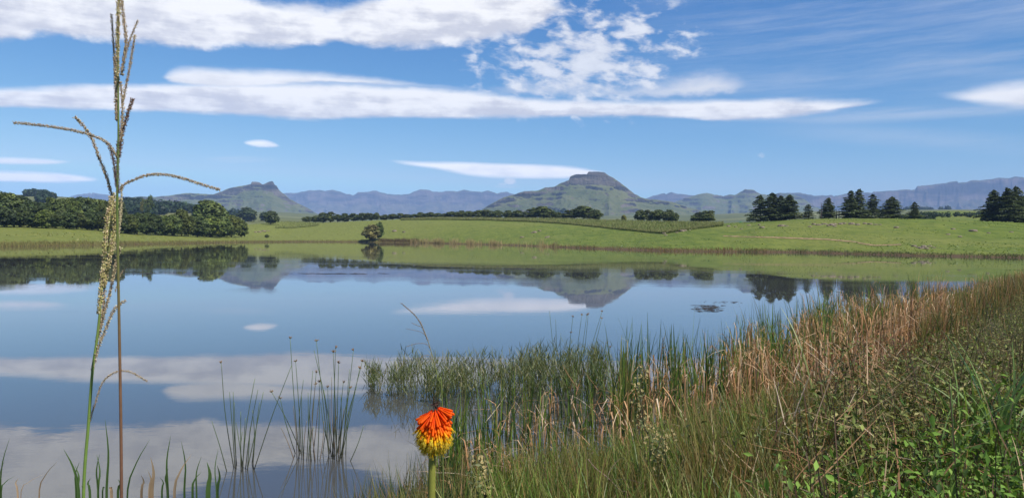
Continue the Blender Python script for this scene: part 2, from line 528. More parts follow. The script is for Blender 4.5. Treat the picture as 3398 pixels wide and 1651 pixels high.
def build_ground():
    th = np.concatenate([np.linspace(-180, -60, 41)[:-1], np.linspace(-60, -38, 30)[:-1], np.linspace(-38, 38, 400), np.linspace(38, 60, 30)[1:], np.linspace(60, 180, 41)[1:]])
    th = np.radians(th)
    r = np.concatenate([[0.01, 0.3], np.geomspace(0.7, 15400, 430)])
    Rr, Th = np.meshgrid(r, th, indexing='ij')
    X = Rr * np.sin(Th); Yd = Rr * np.cos(Th)
    Z = land(X, Yd)
    V = np.stack([X, Yd, Z], -1).reshape(-1, 3)
    n, m = X.shape
    i = np.arange(n - 1)[:, None] * m; j = np.arange(m - 1)[None]
    F = np.stack([i + j, i + j + 1, i + m + j + 1, i + m + j], -1).reshape(-1, 4)
    me = mk_mesh('ground', V, F, smooth=True)
    m_, nt, b = new_mat('meadow')
    tc = nt.nodes.new('ShaderNodeTexCoord'); P = E(nt, tc.outputs['Object'])
    sp = nt.nodes.new('ShaderNodeSeparateXYZ'); nt.links.new(P.k, sp.inputs[0])
    x, y, z = (E(nt, sp.outputs[k]) for k in range(3))
    big = noise(nt, P, 0.014, 5.0, 0.6)
    mid = noise(nt, xyz(nt, x * 0.30, y * 0.10, z), 1.0, 5.0, 0.65)
    fin = noise(nt, xyz(nt, x * 1.1, y * 0.35, z), 1.0, 4.0, 0.7)
    green = mixc(nt, mid.ss(0.35, 0.68), (0.076, 0.112, 0.014), (0.132, 0.165, 0.024))
    yel = mixc(nt, fin.ss(0.35, 0.7), (0.150, 0.165, 0.034), (0.20, 0.195, 0.05))
    west = (x * -1.0 + y * 0.05 + (big - 0.5) * 120.0).ss(-40.0, 130.0)
    c = mixc(nt, (big.ss(0.42, 0.66) * 0.55).max(west * 0.62), green, yel)
    c = mixc(nt, (1.0 - fin.ss(0.30, 0.50)) * 0.6, c, (0.05, 0.08, 0.016))
    strk = noise(nt, xyz(nt, x * 0.035, y * 0.16, 5.0), 1.0, 6.0, 0.7)
    c = mixc(nt, strk.ss(0.54, 0.72) * 0.55, c, (0.185, 0.185, 0.055))
    c = mixc(nt, (1.0 - strk.ss(0.28, 0.44)) * 0.45, c, (0.048, 0.088, 0.016))
    spk = noise(nt, xyz(nt, x * 0.5, y * 0.22, z), 1.0, 6.0, 0.75)
    c = mixc(nt, spk.ss(0.66, 0.72) * 0.6, c, (0.21, 0.16, 0.085))
    # hill pastures far off
    fp = noise(nt, P, 0.0035, 4.0, 0.5)
    farc = mixc(nt, fp.ss(0.42, 0.62), (0.085, 0.10, 0.036), (0.15, 0.155, 0.055))
    c = mixc(nt, y.ss(620.0, 900.0), c, farc)
    # wet margin and the near bank's soil
    mud = mixc(nt, fin, (0.05, 0.036, 0.02), (0.12, 0.075, 0.035))
    c = mixc(nt, 1.0 - (z + (mid - 0.5) * 1.0).ss(0.15, 0.9), c, mud)
    soil = mixc(nt, noise(nt, P, 5.0, 5.0, 0.65).ss(0.35, 0.65), (0.022, 0.026, 0.010), (0.06, 0.055, 0.024))
    c = mixc(nt, 1.0 - y.ss(80.0, 130.0), c, soil)
    nt.links.new(c.k, b.inputs['Base Color'])
    b.inputs['Roughness'].default_value = 0.9
    b.inputs['Specular IOR Level'].default_value = 0.15
    bp = nt.nodes.new('ShaderNodeBump'); bp.inputs['Strength'].default_value = 0.8; bp.inputs['Distance'].default_value = 0.6
    nt.links.new((fin * 0.7 + mid).k, bp.inputs['Height']); nt.links.new(bp.outputs[0], b.inputs['Normal'])
    tag(link('ground', me, m_), 'green meadow and muddy bank around the lake', kind='structure')


build_ground()


def build_water():
    # one sheet that stays under the banks
    th = np.radians(np.linspace(-92, 92, 231))
    x = px_of_u(np.tan(np.clip(th, math.radians(-50), math.radians(47))))
    tc = np.clip(th, math.radians(-50), math.radians(47))
    r0 = 1.5 + 0 * th
    r1 = (shore_d(x) + 6) / np.cos(tc)
    k = np.concatenate([[0], np.geomspace(0.004, 1, 40)])
    Rr = r0[None] + (r1 - r0)[None] * k[:, None]
    V = np.stack([Rr * np.sin(th), Rr * np.cos(th), 0 * Rr], -1).reshape(-1, 3)
    n, m = Rr.shape
    i = np.arange(n - 1)[:, None] * m; j = np.arange(m - 1)[None]
    F = np.stack([i + j, i + m + j, i + m + j + 1, i + j + 1], -1).reshape(-1, 4)[:, ::-1]
    me = mk_mesh('water', V, F, smooth=True)
    m_, nt, b = new_mat('lake_water')
    tc_ = nt.nodes.new('ShaderNodeTexCoord'); P = E(nt, tc_.outputs['Object'])
    sp = nt.nodes.new('ShaderNodeSeparateXYZ'); nt.links.new(P.k, sp.inputs[0])
    X, Y = E(nt, sp.outputs[0]), E(nt, sp.outputs[1])
    b.inputs['Base Color'].default_value = (0.062, 0.062, 0.056, 1)
    b.inputs['Roughness'].default_value = 0.012
    b.inputs['IOR'].default_value = 1.55
    w1 = noise(nt, xyz(nt, X * 1.6, Y * 2.6, 0.0), 1.0, 3.0, 0.5)
    w2 = noise(nt, xyz(nt, X * 7.0, Y * 9.0, 4.0), 1.0, 2.0, 0.5)
    gust = noise(nt, xyz(nt, X * 0.03, Y * 0.10, 9.0), 1.0, 3.0, 0.5).ss(0.42, 0.68)
    h = (w1 * 1.0 + w2 * 0.22) * (gust * 0.93 + 0.07)
    bp = nt.nodes.new('ShaderNodeBump'); bp.inputs['Strength'].default_value = 1.0; bp.inputs['Distance'].default_value = WATER_BUMP
    nt.links.new(h.k, bp.inputs['Height']); nt.links.new(bp.outputs[0], b.inputs['Normal'])
    tag(link('water', me, m_), 'calm lake mirroring clouds and hills', kind='structure')


WATER_BUMP = 0.0030
build_water()


# ------------------------------------------------------------------ mountains
def rock_mat(name, grass, dry, rock, dark, strata):
    m, nt, b = new_mat(name)
    tc = nt.nodes.new('ShaderNodeTexCoord'); P = E(nt, tc.outputs['Object'])
    ge = nt.nodes.new('ShaderNodeNewGeometry')
    sn = nt.nodes.new('ShaderNodeSeparateXYZ'); nt.links.new(ge.outputs['Normal'], sn.inputs[0])
    sp = nt.nodes.new('ShaderNodeSeparateXYZ'); nt.links.new(P.k, sp.inputs[0])
    x, y, z = (E(nt, sp.outputs[k]) for k in range(3))
    n1 = noise(nt, P, 1 / 170.0, 6.0, 0.62)
    n2 = noise(nt, P, 1 / 38.0, 6.0, 0.68)
    st = noise(nt, xyz(nt, x / 420.0, y / 420.0, z / strata), 1.0, 5.0, 0.62)
    g = mixc(nt, n1.ss(0.36, 0.64), grass, dry)
    r = mixc(nt, st.ss(0.40, 0.60), dark, rock)
    steep = (1.0 - E(nt, sn.outputs[2])) + (n2 - 0.5) * 0.16 + (st - 0.5) * 0.16
    ca = nt.nodes.new('ShaderNodeAttribute'); ca.attribute_name = 'Col'
    c = mixc(nt, (steep + E(nt, ca.outputs['Fac']) * 0.45).ss(0.26, 0.42), g, r)
    c = mixc(nt, n2.ss(0.66, 0.74) * 0.7, c, rock)
    nt.links.new(c.k, b.inputs['Base Color'])
    b.inputs['Roughness'].default_value = 0.95
    b.inputs['Specular IOR Level'].default_value = 0.1
    bp = nt.nodes.new('ShaderNodeBump'); bp.inputs['Strength'].default_value = 0.7; bp.inputs['Distance'].default_value = 18.0
    nt.links.new((n2 + st * 0.6).k, bp.inputs['Height']); nt.links.new(bp.outputs[0], b.inputs['Normal'])
    return m


M_BUTTE = rock_mat('butte_slope', (0.074, 0.090, 0.032), (0.112, 0.118, 0.048), (0.125, 0.108, 0.09), (0.024, 0.024, 0.026), 30.0)
M_RANGE = rock_mat('range_slope', (0.045, 0.045, 0.024), (0.105, 0.088, 0.055), (0.13, 0.10, 0.085), (0.03, 0.028, 0.028), 90.0)


def mountain(label, sky, d0, W, base_y, mat, step=2.5, rows=90, spur=0.45, spur_px=60, cliff=0.0, terr=None, seed=0, p=1.25, rough=0.02, extra=None, spur_h=0.0, cap_from=None):
    P = np.array(sky, float)
    x = np.arange(P[0, 0], P[-1, 0] + step, step)
    ys = np.interp(x, P[:, 0], P[:, 1]) + 1.6 * fbm(x / 9.0, 0 * x + seed, 3, seed) * (0.7 if terr else 1)
    zc = z_of(x, ys, d0 + 0 * x)
    zb = z_of(x, base_y + 0 * x, d0 - W + 0 * x)
    zb = np.minimum(zb, zc - 2)
    rid = 1 - np.abs(fbm(x / spur_px, 0 * x + 3.3, 3, seed + 5)) * 2.2
    Wd = W * (1 - spur + spur * np.clip(rid, 0, 1))
    ed = np.minimum(sstep(x, x[0], x[0] + 40), 1 - sstep(x, x[-1] - 40, x[-1]))
    # far side and near side of the crest
    t = np.concatenate([-np.linspace(1, 0, 14)[:-1] ** 1.5, np.linspace(0, 1, rows) ** 1.4])
    T, XX = np.meshgrid(t, x, indexing='ij')
    def blur(v, w):
        k = np.hanning(2 * int(w / step) + 3); k /= k.sum(); q = len(k) // 2
        return np.convolve(np.pad(v, q, mode='edge'), k, 'valid')
    zs = np.minimum(blur(zc, 55), zc + 1e9)
    f = sstep(np.abs(T), 0.006, 0.07)
    zce = zc[None] * (1 - f) + zs[None] * f
    H = zce - zb[None]
    a = np.clip(np.abs(T), 0, 1)
    wob = 0.10 * fbm(XX / spur_px * 1.3, T * 5 + seed, 4, seed + 11) * np.clip(a * 5, 0, 1)
    a2 = np.clip(a + wob, 0, 1)
    g = (1 - a2) ** p
    if cliff > 0:
        cl = cliff * (1 + 0.5 * fbm(XX / 45.0, T * 0, 2, seed + 2))
        g = (1 - cl) * g + cl * (1 - sstep(a + 0.014 * fbm(XX / 15.0, a * 45.0, 3, seed + 6) * (a > 0.004), 0.012, 0.05))
    if spur_h > 0:
        gs = np.random.default_rng(seed + 77)
        xi = x[0]
        while xi < x[-1]:
            xi += spur_px * gs.uniform(0.5, 1.5)
            dx = gs.uniform(-0.5, 0.5) * spur_px; top = spur_h * gs.uniform(0.65, 1.15)
            ln = gs.uniform(0.6, 1.0); hw = spur_px * gs.uniform(0.55, 1.0)
            rh = top * np.clip(1 - a / ln, 0, 1) ** 0.8 * sstep(a, 0.0, 0.05)
            xr = xi + dx * a + 10 * fbm(a * 6, 0 * a + xi, 2, seed)
            g = np.maximum(g, rh - np.abs(XX - xr) / hw * top * (0.85 + 0.3 * fbm(XX / 20, a * 6, 2, seed + 3)))
    Z = zb[None] + H * g
    D = d0 - np.where(T >= 0, T * Wd[None], T * W * 0.7)
    if extra is not None: Z = extra(XX, T, Z, H, zb[None])
    if terr:
        per, amt = terr
        q = Z / per + 0.55 * fbm(XX / 70.0, D / 300.0, 3, seed + 21)
        fr = q - np.floor(q)
        stp = np.floor(q) + sstep(fr, 0.36, 0.64)
        mask = amt * np.clip(0.5 + 1.6 * fbm(XX / 38.0, Z / 60.0, 3, seed + 31), 0, 1) * np.clip((a - 0.004) * 60, 0, 1)
        Z = Z + (stp - q) * per * mask
    Z = Z + H * rough * fbm(XX / 12.0, D / (d0 * 12.0 / FPX), 4, seed + 41) * np.clip(a * 25, 0, 1)
    u = at_np(x, ys, 1.0)[:, 0]
    V = np.stack([u[None] * D, D, Z], -1).reshape(-1, 3)
    n, m = Z.shape
    i = np.arange(n - 1)[:, None] * m; j = np.arange(m - 1)[None]
    F = np.stack([i + j, i + m + j, i + m + j + 1, i + j + 1], -1).reshape(-1, 4)
    capm = sstep((zc - zc.min()) / (zc.max() - zc.min()), cap_from, cap_from + 0.06)[None] * (1 - sstep(a + 0.03 * fbm(XX / 14, a * 30, 2, seed + 9), 0.030, 0.045)) if cap_from else 0 * XX
    cc = np.repeat(capm.reshape(-1, 1), 3, 1)
    me = mk_mesh('mountain', V, F, cc, smooth=True)
    return tag(link('mountain', me, mat), label, kind='structure')


FAR_L = [(700, 700), (760, 672), (830, 655), (946, 640), (986, 639), (1021, 632), (1060, 630), (1079, 634), (1103, 628), (1126, 635), (1149, 643), (1173, 647), (1188, 637), (1219, 636), (1243, 632), (1262, 637), (1285, 643), (1320, 646), (1359, 643), (1374, 635), (1394, 628), (1425, 631), (1433, 635), (1468, 637), (1477, 633), (1518, 634), (1540, 629), (1557, 633), (1600, 636), (1619, 632), (1650, 641), (1677, 635), (1708, 645), (1760, 655), (1850, 668), (1950, 690)]
mountain('long blue mountain range between the two flat-topped peaks', FAR_L, 11000, 1900, 735, M_RANGE, 2.5, 110, 0.1, 66, 0.28, None, 3, 4.0, 0.03, None, 0.60)
mountain('faint blue crags behind the left wood', [(60, 700), (120, 662), (167, 650), (229, 653), (255, 645), (279, 643), (300, 640), (304, 646), (307, 639), (330, 643), (365, 647), (420, 652), (520, 665), (620, 690)], 11500, 1700, 735, M_RANGE, 2.5, 80, 0.1, 50, 0.28, None, 13, 4.0, 0.03, None, 0.6)
mountain('small blue crags to the right of the big peak', [(2040, 700), (2090, 675), (2152, 655), (2173, 648), (2194, 643), (2205, 641), (2210, 645), (2215, 641), (2229, 637), (2246, 643), (2271, 645), (2295, 647), (2350, 652), (2420, 680), (2460, 700)], 10500, 1500, 735, M_RANGE, 2.5, 80, 0.1, 40, 0.4, None, 23, 4.0, 0.03, None, 0.55)
mountain('long blue escarpment rising to the right edge', [(2400, 690), (2480, 664), (2550, 650), (2590, 639), (2652, 640), (2702, 649), (2760, 647), (2768, 651), (2807, 642), (2861, 639), (2896, 639), (2900, 636), (2954, 632), (3012, 628), (3035, 630), (3045, 617), (3097, 612), (3136, 607), (3177, 600), (3180, 606), (3202, 605), (3229, 597), (3252, 599), (3318, 589), (3349, 591), (3372, 585), (3398, 589), (3500, 583), (3650, 590), (3850, 600), (4100, 640)], 9500, 2400, 735, M_RANGE, 2.5, 120, 0.1, 60, 0.38, None, 33, 3.4, 0.03, None, 0.55)
mountain('grey rounded foothills right of the big peak', [(2120, 715), (2180, 694), (2239, 671), (2271, 659), (2299, 650), (2320, 643), (2341, 640), (2362, 643), (2386, 651), (2400, 651), (2421, 645), (2439, 647), (2458, 636), (2470, 630), (2483, 628), (2501, 630), (2512, 637), (2524, 643), (2551, 646), (2590, 642), (2630, 644), (2660, 655), (2710, 688), (2760, 706), (2820, 716)], 6500, 1300, 738, M_BUTTE, 2.5, 110, 0.2, 70, 0.05, (46.0, 0.7), 43, 1.2, 0.03)


def cap_left(XX, T, Z, H, zb): return Z


mountain('small mountain with a notched double rock crown', [(330, 712), (370, 676), (408, 657), (466, 651), (516, 653), (555, 649), (617, 640), (660, 642), (707, 645), (726, 638), (761, 624), (784, 619), (819, 614), (833, 610), (835, 603), (846, 602), (858, 603), (864, 607), (871, 612), (877, 610), (886, 606), (893, 602), (904, 600), (908, 606), (912, 613), (918, 616), (926, 630), (939, 641), (963, 661), (1000, 680), (1021, 689), (1048, 707), (1072, 716), (1120, 728)], 4600, 800, 742, M_BUTTE, 2.0, 130, 0.2, 80, 0.16, (26.0, 0.6), 53, 1.3, 0.02, None, 0.0, 0.86)
mountain('big green mountain with a square rock cap', [(1540, 722), (1560, 712), (1600, 694), (1635, 673), (1670, 655), (1708, 645), (1740, 636), (1761, 633), (1782, 633), (1810, 622), (1841, 620), (1855, 610), (1873, 603), (1888, 597), (1892, 585), (1900, 582), (1914, 578), (1949, 577), (1951, 570), (1967, 569), (2005, 571), (2019, 582), (2037, 591), (2054, 603), (2079, 622), (2103, 641), (2128, 655), (2149, 661), (2177, 662), (2229, 669), (2281, 687), (2334, 701), (2400, 716), (2440, 726)], 4000, 760, 742, M_BUTTE, 1.7, 180, 0.15, 110, 0.15, (30.0, 0.7), 63, 1.3, 0.02, None, 0.0, 0.90)


# ------------------------------------------------------------------ trees
def leaf_quads(C, Nrm, size, aspect=1.6, fold=0.0):
    """one rhombic leaf clump per centre C, lying roughly across normal Nrm"""
    n = len(C)
    Nn = Nrm / (np.linalg.norm(Nrm, axis=1)[:, None] + 1e-9)
    r = rng.normal(size=(n, 3))
    A = np.cross(Nn, r); A /= np.linalg.norm(A, axis=1)[:, None] + 1e-9
    B = np.cross(Nn, A)
    s = np.broadcast_to(size, (n,))[:, None]
    P0 = C - A * s * aspect * 0.5; P2 = C + A * s * aspect * 0.5
    P1 = C + B * s * 0.5 + Nn * s * fold; P3 = C - B * s * 0.5 + Nn * s * fold
    V = np.stack([P0, P1, P2, P3], 1).reshape(-1, 3)
    F = np.arange(4 * n).reshape(-1, 4)
    return V, F


def crown_mesh(kind, seed):
    """a broadleaf crown in a unit frame: width 1, height 1 (foot at 0)"""
    g = np.random.default_rng(seed)
    bag = Bag()
    if kind == 'round':      z0, z1, nl, ls = -0.04, 1.0, 62, 0.16
    elif kind == 'tall':     z0, z1, nl, ls = 0.0, 1.0, 66, 0.155
    elif kind == 'bush':     z0, z1, nl, ls = 0.00, 1.0, 40, 0.165
    else:                    z0, z1, nl, ls = 0.45, 1.0, 20, 0.15
    lobes = []
    tries = 0
    while len(lobes) < nl and tries < 4000:
        tries += 1
        v = g.normal(size=3); v /= np.linalg.norm(v)
        rr = g.uniform(0.45, 1.0) ** 0.5
        c = v * rr
        h = (c[2] * 0.5 + 0.5)
        wz = {'round': 0.86, 'tall': 0.72 + 0.28 * (1 - h), 'bush': 1.0 - 0.28 * h, 'thin': 0.8}[kind]
        p = np.array([c[0] * 0.40 * wz, c[1] * 0.40 * wz, z0 + (z1 - z0) * (0.08 + 0.86 * h)])
        if all(np.linalg.norm((p - q[0]) * (1, 1, 0.8)) > ls * 0.60 for q in lobes):
            lobes.append((p, ls * g.uniform(0.6, 1.2)))
    for p, s in lobes:
        n = 95 if kind != 'thin' else 60
        v = g.normal(size=(n, 3)); v /= np.linalg.norm(v, axis=1)[:, None]
        v[:, 2] = np.where(v[:, 2] < -0.35, -v[:, 2], v[:, 2])
        rad = s * g.uniform(0.55, 1.05, n)[:, None]
        C = p + v * rad * (1, 1, 0.8)
        nr = v + g.normal(size=(n, 3)) * 0.55 + np.array([0, 0, 0.35])
        V, F = leaf_quads(C, nr, s * g.uniform(0.22, 0.50, n), 1.5, 0.12)
        tint = g.uniform(0.75, 1.25)
        hue = g.uniform(0, 1)
        c0 = np.array([0.070, 0.100, 0.030]) * (1 - hue) + np.array([0.108, 0.130, 0.034]) * hue
        cc = c0 * tint * g.uniform(0.7, 1.35, (n, 1))
        bag.add(V, F, np.repeat(cc, 4, 0))
    return bag.mesh('crown')


def trunk_mesh(seed, h=0.5, r=0.03, limbs=6):
    g = np.random.default_rng(seed)
    bag = Bag()
    pts = [(0, 0, -0.05), (g.normal() * .01, g.normal() * .01, h * 0.5), (g.normal() * .03, g.normal() * .03, h * 1.25)]
    V, F = tube(spline(pts, 7), np.linspace(r, r * 0.45, 7), 7); bag.add(V, F, (0.085, 0.070, 0.055))
    for k in range(limbs):
        a = g.uniform(0, 6.28); z = h * g.uniform(0.45, 1.0); L = g.uniform(0.18, 0.34)
        p = [(0, 0, z), (math.cos(a) * L * .5, math.sin(a) * L * .5, z + L * .55), (math.cos(a) * L, math.sin(a) * L, z + L * 0.95)]
        V, F = tube(spline(p, 5), np.linspace(r * 0.5, r * 0.15, 5), 5); bag.add(V, F, (0.085, 0.070, 0.055))
    return bag.mesh('trunk', True)


def conifer_mesh(seed, sparse=0.0):
    """layered cedar-like conifer; width 1, height 1"""
    g = np.random.default_rng(seed)
    bag = Bag()
    tiers = int(g.integers(14, 20)); pw = g.uniform(0.50, 0.72); lean = g.normal(0, 0.03, 2); lop = g.uniform(0, 6.28)
    for k in range(tiers):
        h = 0.06 + 0.90 * (k / (tiers - 1)) ** 0.92
        prof = (1 - h) ** pw * (0.88 + 0.22 * g.uniform(-1, 1))
        Rmax = 0.50 * min(1.0, prof + 0.05) * (0.84 if k == 0 else 1)
        nb = max(5, int(13 * (1 - 0.5 * h)))
        for j in range(nb):
            if g.uniform() < sparse: continue
            a = j * 6.283 / nb + g.uniform(-0.3, 0.3) + k * 0.7
            L = Rmax * g.uniform(0.5, 1.2) * (1 + 0.18 * math.cos(a - lop))
            zh = h + g.uniform(-0.016, 0.016)
            dr = g.uniform(-0.010, 0.045) * (1 - h)
            m = int(44 + 80 * L / 0.5)
            t = g.uniform(0.08, 1.0, m) ** 0.75
            wide = 0.30 * L * np.sin(np.clip(t, 0, 1) * 2.6) ** 0.8 + 0.01
            off = g.uniform(-1, 1, m) * wide
            ca, sa = math.cos(a), math.sin(a)
            C = np.stack([ca * L * t - sa * off + lean[0] * h, sa * L * t + ca * off + lean[1] * h, zh + dr * t - 0.035 * t ** 2.5 + g.normal(0, 0.006, m)], -1)
            nr = np.stack([g.normal(0, 0.45, m), g.normal(0, 0.45, m), 0.8 + 0 * t], -1)
            V, F = leaf_quads(C, nr, g.uniform(0.018, 0.036, m) * (1.0 - 0.3 * h), 2.5, 0.1)
            c = np.array([0.062, 0.086, 0.038]) * g.uniform(0.65, 1.5) * g.uniform(0.75, 1.3, (m, 1)) + np.array([0.024, 0.026, 0.004]) * t[:, None]
            bag.add(V, F, np.repeat(c, 4, 0))
    # leading shoot
    m = 26; z = g.uniform(0.90, 1.0, m)
    V, F = leaf_quads(np.stack([g.normal(0, 0.010, m), g.normal(0, 0.010, m), z], -1), g.normal(size=(m, 3)), 0.022, 1.8)
    bag.add(V, F, (0.028, 0.048, 0.02))
    return bag.mesh('crown')


CROWNS = {k: [crown_mesh(k, 100 * i + n) for n in range(nv)] for i, (k, nv) in enumerate((('round', 4), ('tall', 4), ('bush', 5), ('thin', 1)))}
TRUNKS = {'round': trunk_mesh(1, 0.34), 'tall': trunk_mesh(2, 0.42), 'bush': trunk_mesh(3, 0.22, 0.035), 'thin': trunk_mesh(4, 0.75, 0.022, 10)}
CONIFERS = [conifer_mesh(s, sp) for s, sp in ((11, 0.0), (12, 0.10), (13, 0.04), (14, 0.22), (15, 0.06), (16, 0.14), (17, 0.02))]
CONE_TRUNK = trunk_mesh(9, 0.62, 0.020, 0)
_ct = {}


def tinted(me, tint):
    """a copy of a crown in another leaf colour"""
    key = (me.name, tint)
    if key not in _ct:
        c = me.copy()
        a = c.color_attributes['Col']
        v = np.empty(len(a.data) * 4, np.float32); a.data.foreach_get('color', v)
        v = v.reshape(-1, 4); v[:, :3] *= np.array(tint); a.data.foreach_set('color', v.ravel())
        _ct[key] = c
    return _ct[key]


def tree(name, kind, x, top, base, w, label, group=None, depth=None, variant=0, tint=None, cat='tree'):
    d = depth if depth else hit(x, base)
    if d is None: d = float(lerpc(K2, x, 1)) * 1.02
    p = at(x, base, d)
    zg = float(land(p.x, p.y))
    H = at(x, top, d).z - zg
    Wd = w / FPX * d
    t = thing(name, (p.x, p.y, zg), label, cat, group)
    k_ = 1.36 if kind == 'conifer' else (1.3 if kind in ('round', 'tall') else 1.1)
    t.scale = (Wd * k_, Wd * k_, H * (1.03 if kind == 'conifer' else 1.0))
    t.rotation_euler = (0, 0, random.uniform(0, 6.28))
    if kind == 'conifer': cm, tm = CONIFERS[variant % 7], CONE_TRUNK
    else: cm, tm = CROWNS[kind][variant % len(CROWNS[kind])], TRUNKS[kind]
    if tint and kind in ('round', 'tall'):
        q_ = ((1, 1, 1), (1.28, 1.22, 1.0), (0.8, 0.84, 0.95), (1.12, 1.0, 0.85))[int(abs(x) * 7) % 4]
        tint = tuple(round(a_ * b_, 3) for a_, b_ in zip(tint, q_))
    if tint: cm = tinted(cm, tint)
    link('crown', cm, M_CROWN, t)
    link('trunk', tm, M_BARK, t)
    return t


ORD = 'first second third fourth fifth sixth seventh eighth ninth tenth eleventh twelfth thirteenth fourteenth fifteenth sixteenth seventeenth eighteenth nineteenth twentieth twenty-first twenty-second twenty-third twenty-fourth twenty-fifth twenty-sixth twenty-seventh twenty-eighth twenty-ninth thirtieth thirty-first thirty-second thirty-third thirty-fourth thirty-fifth thirty-sixth thirty-seventh thirty-eighth thirty-ninth fortieth'.split()


def z1(x, y): return x / 2.576, 560 + y / 2.576
def z2(x, y): return 800 + x / 2.576, 540 + y / 2.576
def z3(x, y): return 1600 + x / 2.862, 540 + y / 2.862
def z4(x, y): return 2400 + x / 2.581, 560 + y / 2.581


# conifers on the right hill
CON = [(z4, 2.581, 318, 228, 458, 185, 'dark conifer forming the left end of the dense clump of four'),
       (z4, 2.581, 412, 208, 455, 190, 'tallest conifer of the dense clump of four on the hill crest'),
       (z4, 2.581, 488, 234, 452, 170, 'third conifer from the left in the dense clump of four'),
       (z4, 2.581, 568, 226, 448, 195, 'broad conifer closing the right end of the dense clump of four'),
       (z4, 2.581, 728, 306, 436, 115, 'small thin conifer standing alone right of the dense clump'),
       (z4, 2.581, 905, 248, 430, 135, 'medium conifer beside the two bare poles on the hill'),
       (z4, 2.581, 1092, 190, 428, 185, 'broad conifer on the left of the clump of three'),
       (z4, 2.581, 1168, 176, 428, 165, 'tall pointed conifer in the middle of the clump of three'),
       (z4, 2.581, 1272, 220, 427, 165, 'shorter conifer on the right of the clump of three'),
       (z4, 2.581, 1440, 241, 428, 180, 'neat cone-shaped conifer alone to the right of the clump of three'),
       (z4, 2.581, 1637, 286, 431, 112, 'smallest cone-shaped conifer standing alone near the rocky ridge'),
       (z4, 2.581, 2312, 186, 448, 215, 'left conifer of the dark clump at the right edge'),
       (z4, 2.581, 2420, 168, 455, 235, 'broad middle conifer of the dark clump at the right edge'),
       (z4, 2.581, 2494, 153, 456, 195, 'tall pointed conifer behind the clump at the right edge'),
       (z4, 2.581, 2590, 225, 462, 170, 'conifer cut off by the right edge of the picture')]
for i, (zf, sc, x, t, b, w, lab) in enumerate(CON):
    px, py = zf(x, b); _, ty = zf(x, t)
    tree('conifer_tree', 'conifer', px, ty, py, w / sc, lab, 'conifers on the right hill', float(lerpc(K2, px, 1)) * (1.015 + 0.012 * (i % 3)), 3 if i == 4 else (0, 1, 2, 4, 5, 6)[(i * 5 + i // 4) % 6])

# row of round trees along the hill top
ROW = [(z2, 2.576, [(560, 460, 506, 95), (640, 452, 508, 105), (700, 425, 510, 115), (768, 418, 510, 110), (825, 438, 510, 85), (885, 434, 506, 115), (962, 431, 502, 115), (1040, 429, 500, 115), (1108, 428, 497, 110), (1158, 424, 494, 60),
                    (1222, 443, 490, 95), (1292, 436, 488, 105), (1362, 431, 484, 95), (1424, 438, 483, 95), (1482, 436, 481, 95), (1542, 424, 479, 105), (1612, 421, 478, 95), (1682, 429, 478, 105), (1742, 431, 478, 95),
                    (1802, 414, 477, 105), (1872, 409, 477, 115), (1952, 411, 477, 115), (2032, 404, 477, 115), (2112, 401, 477, 125), (2190, 404, 477, 105)]),
       (z3, 2.862, [(250, 453, 531, 135), (332, 450, 531, 135), (412, 463, 532, 115), (492, 424, 532, 145), (572, 410, 532, 190), (645, 438, 532, 135), (722, 468, 534, 105), (782, 478, 537, 95), (862, 438, 542, 165), (962, 407, 545, 230), (1075, 450, 546, 155)])]
k = 0
for zf, sc, L in ROW:
    for (x, t, b, w) in L:
        px, py = zf(x, b); _, ty = zf(x, t)
        tree('round_tree', 'bush', px, ty, py, w / sc, 'low dark round tree, %s from the left in the long hilltop row' % ORD[k], 'row of round trees on the hilltop', float(lerpc(K2, px, 1)) * 1.02, k)
        k += 1
for j, (x, t, b, w, lab) in enumerate([(1505, 448, 555, 125, 'left end tree of the flat-topped clump right of the maize'), (1585, 446, 556, 150, 'second tree from the left in the flat-topped clump'), (1672, 443, 557, 155, 'third tree from the left in the flat-topped clump'), (1762, 448, 557, 150, 'fourth tree from the left in the flat-topped clump'), (1835, 474, 557, 85, 'low right end tree of the flat-topped clump'),
                                       (2042, 488, 569, 135, 'low shoulder bush on the left of the single dome-shaped tree'), (2125, 453, 570, 205, 'single dome-shaped tree between clump and conifers')]):
    px, py = z3(x, b); _, ty = z3(x, t)
    tree('round_tree', 'bush', px, ty, py, w / 2.862, lab, 'round trees right of the maize', float(lerpc(K2, px, 1)) * 1.02, j + 2)
px, py = z3(1345, 547)
tree('small_tree', 'round', px, z3(0, 498)[1], py, 46 / 2.862, 'small pale tree in the gap below the big mountain', None, float(lerpc(K2, px, 1)) * 1.1, 1, (1.5, 1.25, 1.3))
px, py = z3(1285, 548)
tree('small_bush', 'bush', px, z3(0, 532)[1], py, 40 / 2.862, 'tiny dark bush left of the small pale tree', None, float(lerpc(K2, px, 1)) * 1.08, 1, None, 'bush')

# trees at the left meadow's edge
for j, (x, t, b, w, lab) in enumerate([(2120, 333, 449, 190, 'dark round tree, left one of the pair on the left meadow'), (2255, 368, 450, 90, 'small dark tree between the pair of round trees'), (2318, 360, 476, 135, 'dark egg-shaped tree, right one of the pair on the left meadow')]):
    px, py = z1(x, b); _, ty = z1(x, t)
    tree('round_tree', 'bush', px, ty, py, w / 2.576, lab, 'round trees on the left meadow', None, j, (0.75, 0.8, 0.95))

